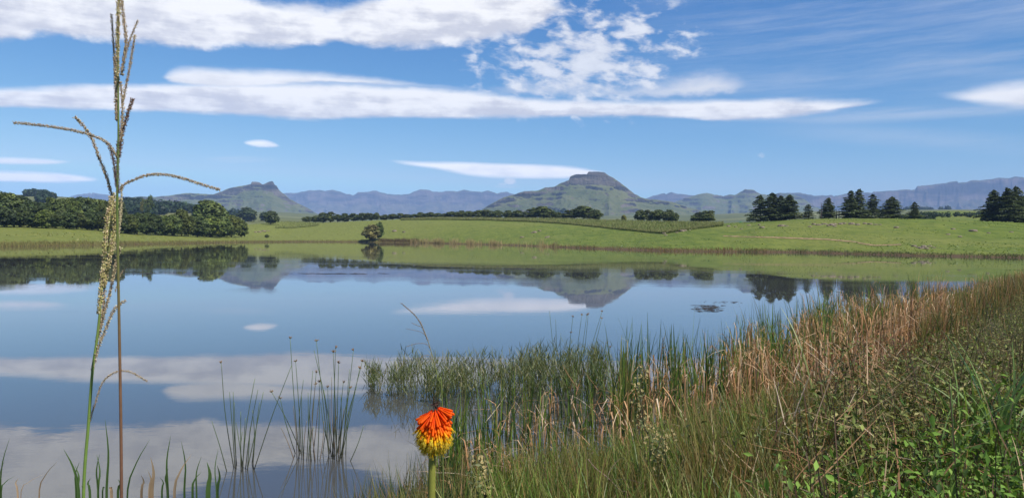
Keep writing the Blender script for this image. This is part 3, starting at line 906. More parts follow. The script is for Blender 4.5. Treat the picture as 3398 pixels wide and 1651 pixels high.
# the wood on the left: back rows first
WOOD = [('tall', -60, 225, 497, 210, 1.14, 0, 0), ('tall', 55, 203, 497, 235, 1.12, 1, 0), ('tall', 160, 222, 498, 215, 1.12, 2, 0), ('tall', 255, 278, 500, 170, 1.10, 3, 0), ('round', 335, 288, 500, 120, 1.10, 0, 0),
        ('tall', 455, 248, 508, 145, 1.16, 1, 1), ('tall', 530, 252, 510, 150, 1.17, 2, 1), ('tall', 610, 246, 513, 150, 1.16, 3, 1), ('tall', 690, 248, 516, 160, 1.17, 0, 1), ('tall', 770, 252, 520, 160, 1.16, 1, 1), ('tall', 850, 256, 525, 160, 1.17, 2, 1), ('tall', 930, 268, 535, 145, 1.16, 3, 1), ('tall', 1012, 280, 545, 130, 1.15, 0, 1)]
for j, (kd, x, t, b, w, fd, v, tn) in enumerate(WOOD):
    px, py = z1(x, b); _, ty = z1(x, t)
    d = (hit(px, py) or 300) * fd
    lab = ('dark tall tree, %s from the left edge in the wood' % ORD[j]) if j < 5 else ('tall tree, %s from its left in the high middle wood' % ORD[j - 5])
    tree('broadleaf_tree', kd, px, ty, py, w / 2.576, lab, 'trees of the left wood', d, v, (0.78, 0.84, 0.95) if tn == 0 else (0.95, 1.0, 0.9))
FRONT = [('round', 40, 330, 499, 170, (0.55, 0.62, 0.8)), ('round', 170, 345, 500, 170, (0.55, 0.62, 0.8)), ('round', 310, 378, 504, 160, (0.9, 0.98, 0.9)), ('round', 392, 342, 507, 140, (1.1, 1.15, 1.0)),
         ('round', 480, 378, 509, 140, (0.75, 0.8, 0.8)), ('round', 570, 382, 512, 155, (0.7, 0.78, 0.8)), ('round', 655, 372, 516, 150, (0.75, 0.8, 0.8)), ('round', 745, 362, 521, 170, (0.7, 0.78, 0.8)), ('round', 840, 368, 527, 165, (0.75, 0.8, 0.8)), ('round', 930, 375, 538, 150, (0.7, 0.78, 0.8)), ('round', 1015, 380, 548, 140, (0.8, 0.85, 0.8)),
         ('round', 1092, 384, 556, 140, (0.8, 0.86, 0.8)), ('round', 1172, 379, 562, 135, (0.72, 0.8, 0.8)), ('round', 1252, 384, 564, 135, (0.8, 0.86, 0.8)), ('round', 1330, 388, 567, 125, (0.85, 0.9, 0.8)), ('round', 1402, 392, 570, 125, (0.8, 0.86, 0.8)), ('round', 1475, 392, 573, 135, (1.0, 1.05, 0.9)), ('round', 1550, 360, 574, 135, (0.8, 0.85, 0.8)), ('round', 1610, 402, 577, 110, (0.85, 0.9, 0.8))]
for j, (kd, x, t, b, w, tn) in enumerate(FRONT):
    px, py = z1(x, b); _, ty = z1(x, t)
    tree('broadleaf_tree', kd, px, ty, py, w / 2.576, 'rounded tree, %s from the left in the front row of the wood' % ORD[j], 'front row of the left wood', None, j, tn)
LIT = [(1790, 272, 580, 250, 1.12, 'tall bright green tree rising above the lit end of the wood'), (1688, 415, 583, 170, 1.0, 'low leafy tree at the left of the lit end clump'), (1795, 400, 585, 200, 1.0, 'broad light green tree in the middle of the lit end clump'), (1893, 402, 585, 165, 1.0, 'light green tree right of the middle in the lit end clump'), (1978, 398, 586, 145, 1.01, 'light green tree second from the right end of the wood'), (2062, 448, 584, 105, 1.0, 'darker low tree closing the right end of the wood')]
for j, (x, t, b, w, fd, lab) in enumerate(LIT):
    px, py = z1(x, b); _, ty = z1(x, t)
    tree('broadleaf_tree', 'round', px, ty, py, w / 2.576, lab, 'lit end of the left wood', (hit(px, py) or 400) * fd, j, (1.12, 1.16, 0.95) if j != 5 else (0.9, 1.0, 0.9))  # lighter leaf tint paints the sunlit look into all but the last crown
px, py = z1(1270, 400)
tree('thin_tree', 'thin', px, z1(0, 238)[1], py, 105 / 2.576, 'slender tall tree with a tuft of leaves above the wood', None, 620.0, 0, (0.9, 0.95, 0.9))
px, py = z1(1216, 400)
tree('thin_tree', 'thin', px, z1(0, 262)[1], py, 46 / 2.576, 'almost bare thin tree beside the slender tall tree', None, 640.0, 0, (1.6, 1.2, 1.2))

# the willow at the water's edge
px, py = z2(1180, 660)
tree('shore_bush', 'bush', px, z2(0, 505)[1], z2(0, 655)[1], 100 / 2.576, 'taller dark green bush behind the pale willow at the waterline', None, float(shore_d(np.array(px))) + 9, 1, (1.05, 1.15, 1.0), 'bush')
px, py = z2(1115, 668)
tree('willow_bush', 'bush', px, z2(0, 528)[1], z2(0, 668)[1], 175 / 2.576, 'greyish pale willow bush standing at the far waterline', None, float(shore_d(np.array(px))) + 3, 3, (2.1, 1.55, 1.9), 'bush')
px, py = z2(220, 640)
tree('small_bush', 'bush', px, z2(0, 612)[1], py, 42 / 2.576, 'tiny bush on the shore left of the willow', None, None, 2, None, 'bush')


# far woods and tree strips that read as one mass
def far_wood(label, spots, d, n, hgt, seed):
    g = np.random.default_rng(seed); bag = Bag()
    for (x0, x1, ya, yb) in spots:
        for _ in range(n):
            x = g.uniform(x0, x1); y = g.uniform(ya, yb)
            dd = hit(x, y, d * 0.6, d * 3.0) or d
            p = at(x, y, dd); zg = float(land(p.x, p.y))
            s = hgt * g.uniform(0.6, 1.1)
            v = g.normal(size=(46, 3)); v /= np.linalg.norm(v, axis=1)[:, None]
            C = np.array([p.x, p.y, zg + s * 0.45]) + v * s * np.array([0.5, 0.5, 0.5]) * g.uniform(0.6, 1.05, (46, 1))
            V, F = leaf_quads(C, v + g.normal(size=(46, 3)) * 0.5, s * 0.30, 1.4, 0.1)
            bag.add(V, F, np.repeat(np.array([0.028, 0.048, 0.018]) * g.uniform(0.6, 1.4) * g.uniform(0.8, 1.25, (46, 1)), 4, 0))
    tag(link('far_wood', bag.mesh('far_wood'), M_CROWN), label, 'wood', kind='stuff')


far_wood('dark plantation strip on the far left hilltop', [(82, 158, 648, 652)], 1400, 46, 11, 71)
far_wood('hazy woods on the low hills behind the left wood', [(125, 172, 664, 672), (412, 470, 682, 690), (500, 650, 684, 702), (540, 660, 694, 708), (425, 545, 702, 716), (640, 800, 708, 716)], 1200, 60, 12, 72)
far_wood('small dark wood at the foot of the big mountain', [(1835, 1884, 702, 712)], 2600, 40, 26, 73)

far_wood('dark scrub along the rocky ridge behind the right hill', [(3050, 3265, 712, 722), (3265, 3398, 715, 724), (2985, 3100, 722, 730)], 700, 60, 3.2, 74)
far_wood('flat dark tree line on the skyline of the rocky ridge', [(2985, 3160, 690, 693)], 2900, 40, 14, 75)

# bare poles among the conifers
for x, t, b, lab in ((838, 288, 432, 'tall bare pole left of the medium conifer'), (970, 348, 430, 'short bare pole right of the medium conifer'), (990, 343, 430, 'bare pole beside the clump of three conifers')):
    px, py = z4(x, b); d = float(lerpc(K2, px, 1)) * 1.01
    p = at(px, py, d); zg = float(land(p.x, p.y)); h = at(px, z4(0, t)[1], d).z - zg
    o = thing('dead_tree', (p.x, p.y, zg), lab, 'dead tree', 'bare poles among the conifers')
    V, F = tube(spline([(0, 0, -0.2), (0.05, 0, h * 0.5), (-0.03, 0.04, h)], 8), np.linspace(0.24, 0.05, 8), 7)
    b_ = Bag(); b_.add(V, F, (0.07, 0.06, 0.055)); link('trunk', b_.mesh('trunk', True), M_BARK, o)
    for q in range(5):
        b_ = Bag()
        a = random.uniform(0, 6.28); z = h * random.uniform(0.3, 0.95); L = random.uniform(0.3, 0.7)
        V, F = tube([(0, 0, z), (math.cos(a) * L, math.sin(a) * L, z + L * 0.4)], [0.06, 0.02], 5); b_.add(V, F, (0.07, 0.06, 0.055))
        link('snag', b_.mesh('snag'), M_BARK, o)

# green tank behind the crest
px, py = z4(150, 466)
p = at(px, py, 430.0); d = 430.0
m_tank, nt_, b_ = new_mat('green_plastic'); b_.inputs['Base Color'].default_value = (0.015, 0.16, 0.075, 1); b_.inputs['Roughness'].default_value = 0.4
zg = float(land(p.x, p.y)); zt = at(px, z4(0, 453)[1], d).z
tk = thing('water_tank', (p.x, p.y, zg), 'low green water tank showing above the hill crest left of the conifers', 'water tank')
R = 19 / 2.581 / FPX * d
V, F = tube([(0, 0, -0.3), (0, 0, zt - zg - 0.5), (0, 0, zt - zg - 0.46), (0, 0, zt - zg - 0.12), (0, 0, zt - zg)], [R, R, R * 0.96, R * 0.75, R * 0.3], 28)
me = mk_mesh('tank_body', V, F, smooth=False); link('tank_body', me, m_tank, tk)
V, F = tube([(0, 0, zt - zg - 0.02), (0, 0, zt - zg + 0.14)], [R * 0.2, R * 0.2], 18)
link('lid', mk_mesh('lid', V, F), m_tank, tk)


# ------------------------------------------------------------------ rocks, path
def rock_mesh(seed):
    g = np.random.default_rng(seed)
    me = bpy.data.meshes.new('rock')
    import bmesh
    bm = bmesh.new(); bmesh.ops.create_icosphere(bm, subdivisions=2, radius=1.0)
    for v in bm.verts:
        p = np.array(v.co)
        k = 1 + 0.5 * fbm(np.array([p[0] * 1.3 + seed]), np.array([p[1] * 1.3 + p[2] * 1.7]), 3, seed)[0]
        v.co = Vector(np.sign(p) * np.abs(p) ** 0.75 * k * np.array([1.0, 0.7, 0.42]))
    bm.to_mesh(me); bm.free()
    return me


ROCKS = [rock_mesh(s) for s in (3, 8, 15, 22)]
m_rock, nt_, b_ = new_mat('grey_rock')
tc_ = nt_.nodes.new('ShaderNodeTexCoord')
n_ = noise(nt_, E(nt_, tc_.outputs['Object']), 2.2, 5.0, 0.65)
nt_.links.new(mixc(nt_, n_.ss(0.35, 0.65), (0.06, 0.048, 0.034), (0.23, 0.18, 0.125)).k, b_.inputs['Base Color'])
b_.inputs['Roughness'].default_value = 0.9
OUT = [('rock in the ledge below the tall conifers', [(2700, 745, 12), (2716, 747, 16), (2735, 744, 18), (2748, 750, 10), (2765, 746, 20), (2790, 745, 14), (2800, 742, 16), (2826, 744, 18), (2845, 746, 16), (2870, 743, 12), (2886, 745, 14), (2905, 746, 12), (2920, 746, 10), (2757, 748, 18), (2770, 752, 12), (2688, 753, 12)]),
       ('rock in the heap at the maize field corner', [(2204, 776, 12), (2216, 772, 10), (2240, 768, 12), (2252, 765, 15), (2262, 768, 17), (2272, 766, 14), (2285, 764, 12), (2225, 764, 10), (2256, 761, 12), (2210, 781, 10), (2246, 772, 10)]),
       ('flat rock in the line left of the conifers', [(2352, 755, 14), (2366, 753, 16), (2380, 751, 14), (2394, 749, 12)]),
       ('flat stone below the clump of four conifers', [(2418, 752, 12), (2440, 753, 9), (2484, 748, 12), (2520, 747, 9), (2528, 756, 15), (2592, 751, 20), (2610, 750, 14), (2460, 760, 9)]),
       ('lone pale stone on the open green slope', [(2974, 756, 14), (3162, 761, 14), (3228, 768, 22), (3280, 774, 10), (3355, 771, 12), (3146, 780, 12), (3186, 786, 12)]),
       ('dark ledge stone near the water below the slope', [(3032, 818, 14), (3048, 822, 14), (3066, 820, 16), (3084, 818, 14), (3098, 822, 12), (3058, 825, 18), (3074, 826, 14)]),
       ('dark stone in the grass above the tan reeds', [(1732, 788, 12), (1815, 788, 12), (1820, 785, 9), (1775, 772, 14), (1766, 773, 10), (1790, 766, 10), (1310, 768, 14), (1340, 770, 9)]),
       ('brown stone in the left meadow scrape', [(860, 770, 12), (875, 768, 14), (890, 766, 9), (848, 771, 9)])]
for lab, L in OUT:
    L = sorted(L); grp = 'stones: ' + lab
    for j, (x, y, w) in enumerate(L):
        d = hit(x, y)
        if d is None: continue
        p = at(x, y, d)
        full = (ORD[j] + ' ' + lab + ', counted from the left') if len(L) > 1 else lab
        o = tag(link('rock', ROCKS[(j * 3 + len(L)) % 4], m_rock, None, (p.x, p.y, float(land(p.x, p.y)) + 0.05)), full, 'rock', grp)
        s = w * 0.62 / FPX * d
        o.scale = (s, s, s * random.uniform(0.8, 1.3)); o.rotation_euler = (0, 0, random.uniform(-0.5, 0.5))

m_dirt, nt_, b_ = new_mat('bare_earth')
tc_ = nt_.nodes.new('ShaderNodeTexCoord')
n_ = noise(nt_, E(nt_, tc_.outputs['Object']), 0.8, 5.0, 0.65)
nt_.links.new(mixc(nt_, n_.ss(0.35, 0.65), (0.16, 0.095, 0.05), (0.36, 0.24, 0.12)).k, b_.inputs['Base Color'])
b_.inputs['Roughness'].default_value = 0.95


def path(label, pts, width):
    P = [(x, y) for x, y in pts]
    xs = np.linspace(P[0][0], P[-1][0], 120)
    ys = np.interp(xs, [q[0] for q in P], [q[1] for q in P])
    V = []
    for x, y in zip(xs, ys):
        d = hit(x, y)
        if d is None: continue
        for k in (-1, 0, 1):
            r = ray(x, y); dd = d + k * width * 0.5 * random.uniform(0.6, 1.3)
            V.append((r.x * dd, dd, float(land(r.x * dd, dd)) + (0.10 if k else 0.16)))
    n = len(V) // 3
    i = np.arange(n - 1)[:, None] * 3; j = np.arange(2)[None]
    F = np.stack([i + j, i + 3 + j, i + 4 + j, i + 1 + j], -1).reshape(-1, 4)
    tag(link('path', mk_mesh('path', V, F), m_dirt), label, kind='structure')


path('thin bare earth track crossing the right slope', [(2400, 784), (2586, 789), (2749, 795), (2834, 803), (2873, 811), (2905, 815), (2990, 812)], 2.6)


# ------------------------------------------------------------------ blades
def blades(base, L, w, phi, lean, curl, nseg, c0, c1, kink=None, tw=None, tipw=0.12, taper=2.2):
    n = len(base)
    t = np.linspace(0, 1, nseg + 1)[None]
    L = np.broadcast_to(L, (n,)); w = np.broadcast_to(w, (n,)); lean = np.broadcast_to(lean, (n,)); curl = np.broadcast_to(curl, (n,))
    if kink is None: ang = lean[:, None] + curl[:, None] * t ** 1.6
    else: ang = lean[:, None] + curl[:, None] * sstep(t, kink[:, None], kink[:, None] + 0.22)
    step = (L / nseg)[:, None]
    dx = np.sin(ang) * step; dz = np.cos(ang) * step
    hx = np.concatenate([np.zeros((n, 1)), np.cumsum(dx[:, :-1], 1)], 1); hz = np.concatenate([np.zeros((n, 1)), np.cumsum(dz[:, :-1], 1)], 1)
    C = base[:, None] + np.stack([hx * np.cos(phi)[:, None], hx * np.sin(phi)[:, None], hz], -1)
    if tw is None: tw = rng.uniform(-1.2, 1.2, n)
    pa = phi + np.pi / 2 + tw
    S = np.stack([np.cos(pa), np.sin(pa), 0 * pa], -1)[:, None]
    prof = (1 - t ** taper) * (1 - tipw) + tipw
    half = 0.5 * w[:, None, None] * prof[..., None]
    V = np.stack([C - S * half, C + S * half], 2).reshape(n, -1, 3)
    m = 2 * (nseg + 1)
    k = np.arange(nseg) * 2
    f = np.stack([k, k + 1, k + 3, k + 2], -1)
    F = (np.arange(n)[:, None, None] * m + f[None]).reshape(-1, 4)
    tt = np.repeat(t[0], 2)[None, :, None]
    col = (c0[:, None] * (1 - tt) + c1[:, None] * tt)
    return V.reshape(-1, 3), F, col.reshape(-1, 3)


def pick(pal, n, jit=0.25):
    pal = np.array(pal, float)
    c = pal[rng.integers(0, len(pal), n)]
    return c * rng.uniform(1 - jit, 1 + jit, (n, 1))


# far shore reeds and margins
def shore_reeds(label, x0, x1, n, h, inset, pal, seed, dens=None, w=0.10):
    x = rng.uniform(x0, x1, n)
    if dens is not None: x = x[rng.uniform(0, 1, n) < dens(x)]
    n = len(x)
    d = shore_d(x) + rng.uniform(inset[0], inset[1], n)
    B = at_np(x, 800 + 0 * x, d); B[:, 2] = np.maximum(land(B[:, 0], B[:, 1]), -0.1)
    hh = h * rng.uniform(0.45, 1.15, n) * (0.7 + 0.6 * vnoise(x / 14, x * 0, seed))
    V, F, C = blades(B, hh, w, rng.uniform(0, 6.28, n), rng.uniform(0, 0.25, n), rng.uniform(0, 0.8, n), 3, pick(pal, n), pick(pal, n) * 1.1)
    tag(link('shore_reeds', mk_mesh('shore_reeds', V, F, C), M_STRAW), label, 'reeds', kind='stuff')


shore_reeds('pale tan reeds in a broken strip along the far shore', 1360, 1850, 5200, 2.5, (-2.5, 2.0), [(0.42, 0.31, 0.15), (0.36, 0.27, 0.13), (0.16, 0.17, 0.05)], 1, lambda x: np.clip(1.5 * vnoise(x / 26, x * 0, 4) - 0.15 - 0.5 * sstep(x, 1640, 1690), 0.05, 1))
shore_reeds('red-brown sedge along the shore below the maize', 1800, 2560, 1900, 0.85, (-1.0, 4.0), [(0.25, 0.15, 0.07), (0.19, 0.125, 0.05), (0.13, 0.15, 0.04)], 2, lambda x: np.clip(1.2 * vnoise(x / 40, x * 0, 5) + 0.2, 0.1, 1))
shore_reeds('dark green rushes along the right far shore', 2450, 3500, 2200, 0.55, (-0.6, 3.5), [(0.07, 0.11, 0.025), (0.10, 0.105, 0.035), (0.045, 0.075, 0.02), (0.15, 0.11, 0.05)], 3, lambda x: np.clip(1.4 * vnoise(x / 30, x * 0, 6), 0.05, 1))
shore_reeds('dry yellow grass along the left far shore', -300, 1360, 9000, 0.8, (-2, 6.0), [(0.25, 0.21, 0.075), (0.19, 0.18, 0.06), (0.12, 0.13, 0.04)], 4, None, 0.09)
shore_reeds('brown scrub patch right of the willow', 1255, 1390, 1500, 1.6, (0, 5), [(0.14, 0.085, 0.045), (0.09, 0.075, 0.03)], 6)

# meadow tufts on the far slopes
def meadow_tufts():
    n = 14000
    x = rng.uniform(-150, 3550, n)
    s = shore_d(x); e = lerpc(K2, x, 1) * 1.01
    d = s + 1.5 + (e - s) * rng.uniform(0, 1, n) ** 1.2
    B = at_np(x, 800 + 0 * x, d); B[:, 2] = land(B[:, 0], B[:, 1]) - 0.03
    clump = vnoise(B[:, 0] / 7, B[:, 1] / 18, 44)
    keep = clump > 0.45
    B = B[keep]; n = len(B); clump = clump[keep]
    lft = sstep(-B[:, 0], -60, 60)[:, None]
    c = pick([(0.075, 0.13, 0.018), (0.11, 0.165, 0.026), (0.145, 0.18, 0.036), (0.055, 0.098, 0.014)], n) * (1 - lft) + pick([(0.20, 0.21, 0.055), (0.15, 0.18, 0.045), (0.24, 0.225, 0.075)], n) * lft
    V, F, C = blades(B, rng.uniform(0.14, 0.32, n), rng.uniform(0.25, 0.6, n), rng.uniform(0, 6.28, n), rng.uniform(0.5, 1.0, n), rng.uniform(0.2, 0.7, n), 2, c * 1.0, c * 1.3)
    tag(link('meadow_grass', mk_mesh('meadow_grass', V, F, C), M_BLADE), 'tufted pasture grass on the far slopes', 'grass', kind='stuff')


meadow_tufts()


def maize(label, top, bot, n, seed):
    g = np.random.default_rng(seed)
    T = np.array(top, float); Bt = np.array(bot, float)
    xs = np.linspace(Bt[0, 0], Bt[-1, 0], 80)
    dn = np.array([hit(x, np.interp(x, Bt[:, 0], Bt[:, 1])) or np.nan for x in xs])
    ok = ~np.isnan(dn); xs = xs[ok]; dn = dn[ok]
    x = g.uniform(xs[0], xs[-1], n)
    a = np.interp(x, xs, dn); e = lerpc(K2, x, 1) * 1.01
    q = g.uniform(0, 1, n) ** 1.8
    d = a + np.maximum(e - a, 2) * q
    d = np.where(g.uniform(0, 1, n) < 0.25, a + g.uniform(0, 1.5, n), d)
    P = at_np(x, 760 + 0 * x, d); P[:, 2] = land(P[:, 0], P[:, 1])
    V, F, C = blades(P, g.uniform(0.8, 1.35, n), 0.15, g.uniform(0, 6.28, n), g.uniform(0, 0.3, n), g.uniform(0.2, 1.3, n), 3, pick([(0.085, 0.13, 0.028), (0.10, 0.14, 0.03)], n), pick([(0.25, 0.25, 0.09), (0.32, 0.28, 0.13), (0.19, 0.22, 0.06)], n))
    tag(link('maize_field', mk_mesh('maize_field', V, F, C), M_STRAW), label, 'maize', kind='stuff')


maize('tall maize crop running along the top of the far slope', None or [(1400, 725), (2480, 742)], [(1330, 731), (1420, 729), (1600, 731), (1775, 737), (1880, 744), (1949, 751), (2050, 762), (2150, 772), (2205, 776), (2300, 762), (2400, 750)], 40000, 5)
maize('small maize strip on the left meadow', [(914, 748), (1050, 748)], [(912, 757), (960, 758), (1010, 754), (1060, 748)], 1800, 6)


# ------------------------------------------------------------------ foreground masses
G_GREEN = [(0.105, 0.175, 0.026), (0.135, 0.205, 0.034), (0.065, 0.12, 0.02), (0.20, 0.235, 0.05)]
G_DARK = [(0.035, 0.070, 0.018), (0.05, 0.09, 0.025), (0.028, 0.055, 0.016)]
G_OLIVE = [(0.18, 0.18, 0.05), (0.23, 0.19, 0.06), (0.13, 0.14, 0.036)]
STRAW = [(0.50, 0.35, 0.21), (0.43, 0.27, 0.145), (0.60, 0.48, 0.33), (0.38, 0.20, 0.10)]
RUST = [(0.34, 0.18, 0.085), (0.28, 0.155, 0.075), (0.43, 0.25, 0.12)]


def spots(n, x0, x1, dens=None, dmin=None, dmax=None, power=1.0):
    """ground points between near depth dmin(x) and dmax(x), photo columns x0..x1"""
    x = rng.uniform(x0, x1, n)
    a = dmin(x); b = dmax(x)
    d = a + (b - a) * rng.uniform(0, 1, n) ** power
    if dens is not None:
        k = rng.uniform(0, 1, n) < dens(x, d); x = x[k]; d = d[k]
    u = (x - IMW / 2) / FPX
    P = np.stack([u * d, d, 0 * d], -1)
    P[:, 2] = land(P[:, 0], P[:, 1])
    return x, d, P


def nearshore(x): return lerpc(NEAR, x, 0)


def put(name, parts, mat, label, cat):
    bag = Bag()
    for V, F, C in parts: bag.add(V, F, C)
    return tag(link(name, bag.mesh(name), mat), label, cat, kind='stuff')


def wet(P):
    Q = P.copy(); Q[:, 2] = np.maximum(Q[:, 2], -0.12); return Q


U = rng.uniform

# feathery water grass standing in the lake behind the flower
def water_grass():
    parts = []
    for (x0, x1, n, da, db, h0, h1) in ((1215, 1340, 130, 14.8, 16.4, 0.36, 0.60), (1330, 1560, 420, 14.0, 17.0, 0.42, 0.72), (1540, 1800, 420, 14.0, 17.2, 0.42, 0.76), (1740, 2010, 620, 14.0, 17.6, 0.55, 0.90), (1990, 2080, 110, 13.5, 17.0, 0.35, 0.7)):
        x, d, P = spots(n, x0, x1, lambda x, d: 0.15 + 1.2 * vnoise(x / 34, d / 0.8, 3) ** 1.6, lambda x: da + 0 * x, lambda x: db + 0 * x)
        P[:, 2] = -0.12
        m = len(P); phi = U(0, 6.28, m)
        h = U(h0, h1, m)
        c = pick([(0.075, 0.10, 0.03), (0.10, 0.13, 0.04), (0.055, 0.08, 0.025), (0.13, 0.14, 0.055)], m)
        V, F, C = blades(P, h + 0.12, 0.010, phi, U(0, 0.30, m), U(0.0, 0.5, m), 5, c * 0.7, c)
        parts.append((V, F, C))
        # leaves along the culms
        for rep in range(6):
            t = U(0.35, 1.0, m)
            Q = P + np.stack([np.cos(phi) * h * t * 0.22, np.sin(phi) * h * t * 0.22, h * t], -1) + rng.normal(0, 0.03, (m, 3))
            Q[:, 2] = np.maximum(Q[:, 2], 0.02)
            cc = pick([(0.11, 0.135, 0.045), (0.15, 0.17, 0.06), (0.075, 0.105, 0.035), (0.22, 0.20, 0.10)], m)
            parts.append(blades(Q, U(0.12, 0.26, m), 0.014, U(0, 6.28, m), U(0.25, 0.9, m), U(-0.3, 0.7, m), 3, cc, cc * 1.1))
    put('water_grass', parts, M_BLADE, 'feathery grey-green water grass growing out of the lake behind the orange flower', 'water grass')


water_grass()


# cattail and reed bed: green blades, dead straw blades with broken tips
def outer(x): return np.interp(x, [1380, 1650, 2050, 2440, 2700, 3030, 3230, 3398, 3700], [9.3, 12.0, 15.5, 18.5, 24.0, 33.0, 45.0, 64.0, 90.0])


def reed_bed():
    g = []; s = []
    # green
    for (x0, x1, n, h0, h1, inn) in ((1420, 2100, 620, 0.55, 1.1, 0.5), (2050, 2500, 950, 0.7, 1.5, 1.0), (2440, 2760, 1150, 0.8, 1.8, 1.5), (2700, 3120, 1800, 0.8, 1.9, 2.5), (3080, 3560, 2100, 0.6, 1.5, 4.0)):
        x, d, P = spots(n, x0, x1, lambda x, d: np.clip(1.9 * vnoise(x / 34, d / 1.3, 13) ** 1.6 + 0.05, 0, 1), lambda x: nearshore(x) - inn, outer)
        P = wet(P); m = len(P)
        c = pick(G_DARK + G_GREEN[:2] + G_OLIVE[:1], m)
        h = U(h0, h1, m) * (0.6 + 0.65 * vnoise(x / 45, d / 2.5, 17))
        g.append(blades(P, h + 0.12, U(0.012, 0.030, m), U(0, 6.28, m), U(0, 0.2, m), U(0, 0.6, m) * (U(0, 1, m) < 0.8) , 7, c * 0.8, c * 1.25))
    # straw, bent over near the top
    for (x0, x1, n, h0, h1) in ((1450, 2100, 240, 0.35, 0.85), (2050, 2500, 620, 0.45, 1.15), (2440, 2760, 1500, 0.5, 1.45), (2690, 3150, 4600, 0.6, 1.65), (3080, 3500, 2600, 0.6, 1.3)):
        x, d, P = spots(n, x0, x1, lambda x, d: np.clip(0.15 + 1.4 * vnoise(x / 40, d / 1.6, 23) ** 1.3, 0, 1), lambda x: nearshore(x) - 1.6 - 3.2 * sstep(x, 2550, 2800), lambda x: outer(x) * 0.97)
        P = wet(P); m = len(P)
        c0 = pick(RUST, m); c1 = pick(STRAW + RUST * 2, m)
        k = U(0.35, 0.80, m)
        s.append(blades(P, U(h0, h1, m) * 1.15 * (0.65 + 0.6 * vnoise(x / 50, d / 2.5, 27)), U(0.010, 0.026, m), U(0, 6.28, m), U(0, 0.28, m), U(1.0, 2.7, m), 9, c0 * 0.9, c1 * 1.1, kink=k, taper=5.0))
        # collapsed litter lower down
        q = P.copy(); q[:, 2] = np.maximum(q[:, 2], 0) + U(0.05, 0.5, m)
        c0 = pick(STRAW + RUST, m) * 0.8
        s.append(blades(q, U(0.25, 0.6, m), U(0.008, 0.02, m), U(0, 6.28, m), U(0.5, 1.6, m), U(-0.4, 0.9, m), 4, c0, c0 * 1.1))
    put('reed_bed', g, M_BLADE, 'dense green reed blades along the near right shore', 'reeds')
    put('dead_reeds', s, M_STRAW, 'dead tan reed leaves with broken drooping tips among the green reeds', 'reeds')


reed_bed()


def weed_far(x): return np.interp(x, [2300, 2500, 2700, 2900, 3100, 3250, 3400, 3700], [4.2, 5.0, 6.2, 8.8, 13.0, 19.0, 28.0, 45.0])


# fine grass of the bank
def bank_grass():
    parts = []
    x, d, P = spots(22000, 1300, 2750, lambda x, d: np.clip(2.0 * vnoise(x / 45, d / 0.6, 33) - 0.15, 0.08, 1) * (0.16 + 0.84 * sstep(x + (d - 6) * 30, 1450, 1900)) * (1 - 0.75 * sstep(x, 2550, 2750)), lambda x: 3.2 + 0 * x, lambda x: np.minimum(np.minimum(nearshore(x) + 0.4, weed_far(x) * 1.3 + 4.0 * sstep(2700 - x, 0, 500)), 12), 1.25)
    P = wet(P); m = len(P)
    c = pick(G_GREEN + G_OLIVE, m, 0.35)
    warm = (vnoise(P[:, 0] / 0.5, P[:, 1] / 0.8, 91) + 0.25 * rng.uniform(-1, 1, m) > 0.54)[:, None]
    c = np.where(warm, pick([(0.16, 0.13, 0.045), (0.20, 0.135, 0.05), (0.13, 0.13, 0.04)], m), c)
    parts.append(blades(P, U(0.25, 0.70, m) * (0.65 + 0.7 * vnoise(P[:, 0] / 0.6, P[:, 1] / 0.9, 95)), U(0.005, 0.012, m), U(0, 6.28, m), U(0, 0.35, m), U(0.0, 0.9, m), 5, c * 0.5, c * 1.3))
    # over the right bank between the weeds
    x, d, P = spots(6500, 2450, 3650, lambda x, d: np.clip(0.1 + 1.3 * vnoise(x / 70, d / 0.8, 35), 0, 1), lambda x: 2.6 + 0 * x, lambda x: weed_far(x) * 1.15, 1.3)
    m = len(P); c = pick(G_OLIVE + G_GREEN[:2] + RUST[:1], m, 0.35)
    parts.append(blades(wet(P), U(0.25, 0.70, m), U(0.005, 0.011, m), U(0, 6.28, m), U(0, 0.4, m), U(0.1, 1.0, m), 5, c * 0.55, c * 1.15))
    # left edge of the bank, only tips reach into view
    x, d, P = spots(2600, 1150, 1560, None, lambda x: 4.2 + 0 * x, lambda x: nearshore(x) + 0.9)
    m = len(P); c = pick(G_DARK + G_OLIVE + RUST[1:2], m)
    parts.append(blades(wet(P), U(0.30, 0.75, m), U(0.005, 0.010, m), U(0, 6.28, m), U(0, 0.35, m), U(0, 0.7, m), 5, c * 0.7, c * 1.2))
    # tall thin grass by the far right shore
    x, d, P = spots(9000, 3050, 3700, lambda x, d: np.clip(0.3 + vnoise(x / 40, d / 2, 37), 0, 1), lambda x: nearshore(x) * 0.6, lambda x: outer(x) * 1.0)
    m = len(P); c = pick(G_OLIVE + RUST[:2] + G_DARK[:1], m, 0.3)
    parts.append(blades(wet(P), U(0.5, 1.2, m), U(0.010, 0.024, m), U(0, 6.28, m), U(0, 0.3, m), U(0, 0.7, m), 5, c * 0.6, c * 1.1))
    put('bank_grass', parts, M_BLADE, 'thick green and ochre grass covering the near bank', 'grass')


bank_grass()


# leafy weeds of the right bank
LEAF_T = np.array([(0, 0, 0), (0.42, 0.20, 0.08), (0.45, 0, 0.0), (0.42, -0.20, 0.08), (1.0, 0, -0.06)], float)
LEAF_F = np.array([(0, 2, 1), (0, 3, 2), (1, 2, 4), (2, 3, 4)])


